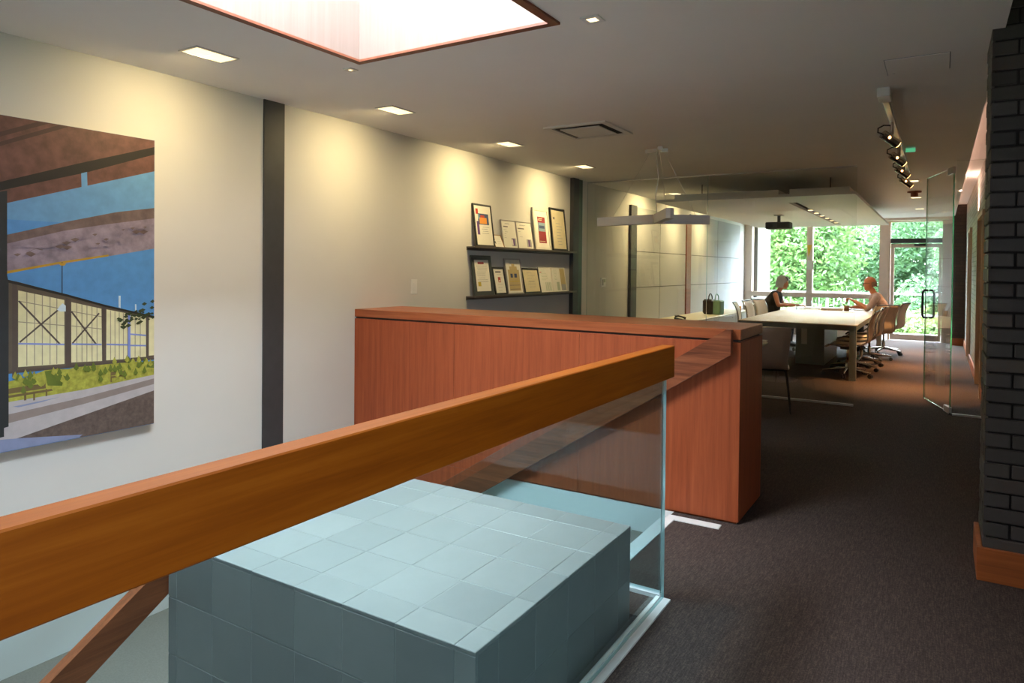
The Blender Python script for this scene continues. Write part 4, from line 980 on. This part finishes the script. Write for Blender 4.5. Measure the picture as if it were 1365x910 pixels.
# ================================================================== PEOPLE
def capsule(mb, a, b2, ra, rb, n=14):
    a, b2 = Vector(a), Vector(b2)
    mb.tube([a, b2], [ra, rb], n); mb.ball(a, ra, n, 8); mb.ball(b2, rb, n, 8)
def person(name, label, at, rz, limbs, blobs, matfor, voxel=.0085):
    """limbs: (a, b, ra, rb, tag); blobs: (centre, radii, tag). One continuous remeshed body."""
    mb = MB()
    for a, b2, ra, rb, _ in limbs: capsule(mb, a, b2, ra, rb)
    for c, r, _ in blobs: mb.ball(c, r)
    tmp = bpy.data.objects.new('tmp', mb.mesh('tmp', 'skin')); COL.objects.link(tmp)
    md = tmp.modifiers.new('r', 'REMESH'); md.mode = 'VOXEL'; md.voxel_size = voxel
    sm = tmp.modifiers.new('s', 'SMOOTH'); sm.factor = .5; sm.iterations = 3
    dg = bpy.context.evaluated_depsgraph_get(); ev = tmp.evaluated_get(dg)
    me = bpy.data.meshes.new_from_object(ev, depsgraph=dg)
    bpy.data.objects.remove(tmp)
    me.materials.clear()
    tags = []; 
    for *_, tg in limbs + blobs:
        if matfor[tg] not in tags: tags.append(matfor[tg])
    for q in tags: me.materials.append(MATS[q])
    segs = [(Vector(a), Vector(b2), ra, rb, tags.index(matfor[tg])) for a, b2, ra, rb, tg in limbs]
    bl = [(Vector(c), Vector(r if isinstance(r, (tuple, list)) else (r, r, r)), tags.index(matfor[tg])) for c, r, tg in blobs]
    for p in me.polygons:
        c = p.center; best = 1e9; k = 0
        for a, b2, ra, rb, ti in segs:
            ab = b2 - a; tt = max(0, min(1, (c - a).dot(ab) / max(1e-9, ab.length_squared)))
            d = (c - a - ab * tt).length - (ra + (rb - ra) * tt)
            if d < best: best = d; k = ti
        for cc, r, ti in bl:
            e = c - cc; q = Vector((e.x / r.x, e.y / r.y, e.z / r.z)).length
            d = (q - 1) * min(r)
            if d < best: best = d; k = ti
        p.material_index = k; p.use_smooth = True
    t = thing(name, label, 'person', at, rz)
    me.name = 'body'
    link(me, 'body', t)
    return t
def hand(limbs, wrist, d, up, tag_, curl=.6, s=1.0, thumb_side=1):
    """palm from the wrist along d; fingers curl towards -up"""
    d = Vector(d).normalized(); up = Vector(up).normalized(); side = d.cross(up).normalized(); up = side.cross(d).normalized()
    w_ = Vector(wrist)
    for k in range(4):
        off = (k - 1.5) * .020 * s
        root = w_ + d * .085 * s + side * off
        limbs.append((w_ + side * off * .6, root, .016 * s, .0125 * s, tag_))
        ln = [.038, .043, .040, .031][k] * s
        a1 = curl * .6; p1 = root + (d * math.cos(a1) - up * math.sin(a1)) * ln
        a2 = curl * 1.5; p2 = p1 + (d * math.cos(a2) - up * math.sin(a2)) * ln * .75
        limbs.append((root, p1, .0105 * s, .0095 * s, tag_)); limbs.append((p1, p2, .0095 * s, .008 * s, tag_))
    b0 = w_ + d * .02 * s + side * thumb_side * .026 * s
    p1 = b0 + (d * .75 + side * thumb_side * .6).normalized() * .045 * s
    p2 = p1 + (d * .95 + side * thumb_side * .15 - up * .2).normalized() * .032 * s
    limbs.append((b0, p1, .013 * s, .0115 * s, tag_)); limbs.append((p1, p2, .0115 * s, .009 * s, tag_))

def head_blobs(c, pit, tagv='skin'):
    """faces +X; pit: pitch down"""
    R = Matrix.Rotation(pit, 3, 'Y'); C = Vector(c)
    f = lambda x, y, z: tuple(C + R @ Vector((x, y, z)))
    bl = [(f(-.012, 0, .035), (.098, .076, .092), tagv), (f(.018, 0, -.03), (.072, .062, .085), tagv), (f(.055, 0, -.085), (.032, .034, .028), tagv),
          (f(.088, 0, -.012), (.020, .013, .018), tagv), (f(.082, 0, .012), (.011, .010, .028), tagv), (f(.076, 0, -.052), (.016, .024, .010), tagv)]
    for s in (-1, 1):
        bl.append((f(-.008, s * .077, -.005), (.018, .008, .030), tagv))
        bl.append((f(.068, s * .032, .022), (.020, .024, .010), tagv))
    return bl, f
# man: faces -X (built facing +X, turned round)
lb = []; bl = []
lb += [((.0, -.09, .52), (.0, .09, .52), .115, .115, 'trouser'), ((.02, 0, .56), (.10, 0, .76), .125, .135, 'shirt'), ((.10, 0, .76), (.185, 0, .93), .135, .115, 'shirt'),
       ((.17, -.135, .96), (.17, .135, .96), .068, .068, 'shirt'), ((.12, -.07, .82), (.12, .07, .82), .12, .12, 'shirt'), ((.19, 0, .97), (.245, 0, 1.08), .056, .052, 'skin')]
for s in (-1, 1):
    lb += [((.03, s * .095, .52), (.43, s * .11, .54), .085, .062, 'trouser'), ((.43, s * .11, .53), (.40, s * .10, .11), .058, .042, 'trouser'), ((.38, s * .10, .06), (.55, s * .11, .045), .042, .036, 'shoe')]
lb += [((.17, .185, .95), (.26, .235, .80), .056, .050, 'shirt'), ((.26, .235, .80), (.30, .235, .76), .050, .046, 'shirt'), ((.30, .235, .772), (.49, .15, .875), .046, .034, 'skin')]
hand(lb, (.495, .148, .878), (.72, -.12, .40), (-.4, 0, .8), 'skin', 1.5, 1.2, -1)
lb += [((.17, -.185, .95), (.28, -.235, .80), .056, .050, 'shirt'), ((.28, -.235, .79), (.32, -.23, .77), .048, .044, 'shirt'), ((.32, -.23, .775), (.53, -.13, .768), .046, .034, 'skin')]
hand(lb, (.53, -.13, .764), (.9, .25, -.02), (0, 0, 1), 'skin', .4, 1.1, 1)
hb, hf = head_blobs((.285, 0, 1.185), .10)
bl += hb
man = person('person', 'person with bald head and glasses in pale pink shirt, hand raised at the table', (-.75, 13.48, 0), math.pi, lb, bl, dict(skin='skin', shirt='pink_shirt', trouser='dark_trousers', shoe='black_plastic'))
# glasses
gm = MB()
for s in (-1, 1):
    cpts = [hf(.094, s * .033 + .024 * math.cos(q), .010 + .018 * math.sin(q)) for q in [2 * math.pi * k / 12 for k in range(13)]]
    gm.tube(cpts, .0032, 6, cap=False); gm.tube([hf(.092, s * .057, .014), hf(.03, s * .080, .016), hf(-.012, s * .083, .008)], .0035, 6)
gm.tube([hf(.096, -.009, .014), hf(.096, .009, .014)], .003, 6)
gm.build('glasses', 'frame_black', man)
hm = MB()   # short fringe of hair round the back and sides
for q in range(26):
    a = math.radians(112 + q * 136 / 25)
    for zz in (-.025, .0, .025):
        hm.ball(hf(-.012 + .092 * math.cos(a), .072 * math.sin(a), zz - .012), (.014, .013, .018), 8, 6)
hm.build('hair', 'short_hair', man)
# shirt collar
MB().tube([(.245, -.055, .995), (.19, -.06, 1.02), (.165, 0, 1.035), (.19, .06, 1.02), (.245, .055, .995), (.262, 0, .975), (.245, -.055, .995)], .014, 8).build('collar', 'pink_shirt', man)

# woman: faces +X
lb = []; bl = []
lb += [((.0, -.09, .52), (.0, .09, .52), .115, .115, 'trouser'), ((.02, 0, .56), (.05, 0, .74), .14, .155, 'top'), ((.03, 0, .76), (.115, 0, .91), .155, .125, 'top'),
       ((.13, -.11, .965), (.13, .11, .965), .055, .055, 'top'), ((.08, -.06, .82), (.08, .06, .82), .11, .11, 'top'), ((.145, 0, .98), (.20, 0, 1.08), .045, .043, 'skin')]
for s in (-1, 1):
    lb += [((.03, s * .09, .52), (.40, s * .10, .535), .085, .06, 'trouser'), ((.40, s * .10, .53), (.37, s * .10, .11), .055, .038, 'trouser'), ((.36, s * .10, .055), (.51, s * .10, .042), .038, .032, 'shoe')]
for s, wx in ((-1, .52), (1, .50)):
    lb += [((.135, s * .165, .955), (.20, s * .215, .77), .045, .038, 'skin'), ((.20, s * .215, .765), (wx, s * .11, .768), .036, .024, 'skin')]
hand(lb, (.52, -.11, .765), (.9, .18, .05), (0, 0, 1), 'skin', .5, .92, 1)
hand(lb, (.50, .11, .765), (.9, -.25, .05), (0, 0, 1), 'skin', .5, .92, -1)
hb, hf = head_blobs((.238, 0, 1.178), .14)
bl += hb
wom = person('person', 'person with bobbed hair greyed by painted reflection, in black sleeveless top leaning on the table', (-2.72, 13.62, 0), 0.0, lb, bl, dict(skin='skin_light', top='black_cloth', trouser='dark_trousers', shoe='black_plastic'))
hm = MB()
hm.ball(hf(-.022, 0, .042), (.106, .090, .098), 20, 14)
for q in range(22):
    a = math.radians(62 + q * 236 / 21)
    hm.tube([hf(-.02 + .082 * math.cos(a), .078 * math.sin(a), .05), hf(-.025 + .088 * math.cos(a), .086 * math.sin(a), -.02), hf(-.025 + .078 * math.cos(a), .078 * math.sin(a), -.095)], [.02, .02, .012], 8)
hm.build('hair', 'hair_reflection_grey', wom)  # grey stands in for the reflection lying over her head
fg = MB()
for q in range(9):
    y = -.06 + .015 * q
    fg.tube([hf(.045, y, .115), hf(.078, y * 1.05, .085), hf(.088, y * 1.05, .052)], [.014, .013, .008], 8)
fg.build('fringe', 'brown_hair', wom)

# ================================================================== OUTSIDE
struct(MB().box(-6, 4, YF + .2, 18.6, -.2, -.03).build('floor_deck', 'deck'), 'pale outdoor deck beyond the glass')
GZ = -2.85
tag(MB().box(-80, 80, -60, 110, GZ - .2, GZ).build('ground', 'ground'), kind='structure')
struct(MB().box(-4.3, -3.55, 16.4, 17.8, -.2, 2.9).build('wall_outside', 'exterior_brick'), 'pale brick outside wall left of the window')
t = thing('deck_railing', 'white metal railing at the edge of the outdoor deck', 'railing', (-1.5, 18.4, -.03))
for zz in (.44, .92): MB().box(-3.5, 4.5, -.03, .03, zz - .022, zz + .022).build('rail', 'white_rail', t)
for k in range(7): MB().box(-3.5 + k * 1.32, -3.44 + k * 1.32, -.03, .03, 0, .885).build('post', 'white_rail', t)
for k in range(24): 
    if k % 4: MB().box(-3.5 + k * .165, -3.475 + k * .165, -.012, .012, .02, .885).build('baluster', 'white_rail', t)
def crown(seed, rx, ry, rz, n, size, mname):
    r_ = random.Random(seed); vs = []; fs = []
    cl = lambda q: max(-.72, min(.72, q))
    lumps = [(Vector((cl(r_.gauss(0, .42)) * rx, cl(r_.gauss(0, .42)) * ry, cl(r_.gauss(0, .42)) * rz)), r_.uniform(.30, .55)) for _ in range(26)]
    for k in range(n):
        c, s = r_.choice(lumps)
        d = Vector((r_.gauss(0, 1), r_.gauss(0, 1), r_.gauss(0, 1))).normalized() * (r_.random() ** .33) * s
        p = c + Vector((d.x * rx, d.y * ry, d.z * rz))
        a = size * r_.uniform(.6, 1.3)
        e = Euler((r_.uniform(-1, 1), r_.uniform(-1, 1), r_.uniform(0, 6.28))).to_matrix()
        q = [e @ Vector(v) for v in ((-a, 0, 0), (0, -a * .45, a * .08), (a, 0, -a * .05), (0, a * .45, a * .08))]
        o = len(vs); vs += [tuple(p + w_) for w_ in q]; fs.append((o, o + 1, o + 2, o + 3))
    me = bpy.data.meshes.new('foliage'); me.from_pydata(vs, [], fs); me.materials.append(MATS[mname]); me.update()
    return me
CR = [crown(1, 2.6, 2.3, 3.0, 30000, .10, 'leaf_a'), crown(2, 2.4, 2.4, 2.8, 28000, .10, 'leaf_b'), crown(3, 2.2, 2.2, 2.4, 24000, .105, 'leaf_c'), crown(4, 1.5, 1.4, 1.2, 12000, .085, 'leaf_a'), crown(5, 1.4, 1.4, 1.1, 12000, .085, 'leaf_c')]
def trunk_mesh(h):
    mb = MB(); mb.tube([(0, 0, 0), (.06, .02, h * .4), (-.03, .05, h * .75), (.05, 0, h)], [.20, .16, .13, .06], 10)
    for k in range(5):
        a = k * 1.3; mb.tube([(0, 0, h * (.5 + .08 * k)), (math.cos(a) * .6, math.sin(a) * .6, h * (.6 + .08 * k)), (math.cos(a) * 1.2, math.sin(a) * 1.2, h * (.75 + .06 * k))], [.07, .05, .02], 7)
    return mb.mesh('trunk', 'bark')
TR = trunk_mesh(5.6)
TREES = [(-4.5, 24.5, 0, .95), (1.4, 24.8, 1, .95), (-10.6, 25.5, 1, 1.0), (7.8, 25.5, 0, 1.0), (-7.6, 31.2, 2, 1.15), (-1.5, 31.0, 1, 1.15), (5.0, 31.6, 2, 1.15), (-13.5, 38, 0, 1.3), (-5.6, 38.6, 0, 1.3), (3.0, 38.4, 1, 1.25), (10.5, 37.5, 1, 1.3)]
for k, (x, y, c, s) in enumerate(TREES):
    t = thing('leafy_tree', 'leafy green tree seen outside through the far window', 'tree', (x, y, GZ), k * 1.1, 'trees outside the window')
    link(TR, 'trunk', t).scale = (s, s, s)
    o = link(CR[c], 'foliage', t, (0, 0, 4.9 * s)); o.scale = (s, s, s)
rs = random.Random(11)
for k in range(6):
    x = -11.5 + k * 3.6 + rs.uniform(-.15, .15); y = 20.6 + rs.uniform(-.2, .2)
    t = thing('leafy_shrub', 'green leafy shrub outside below the far window', 'shrub', (x, y, GZ), rs.uniform(0, 6), 'shrubs outside the window')
    MB().tube([(0, 0, 0), (.05, 0, 1.0), (0, .05, 2.1)], [.05, .04, .02], 8).build('stem', 'bark', t)
    o = link(CR[3 + k % 2], 'foliage', t, (0, 0, 2.0 + rs.uniform(0, .5)))
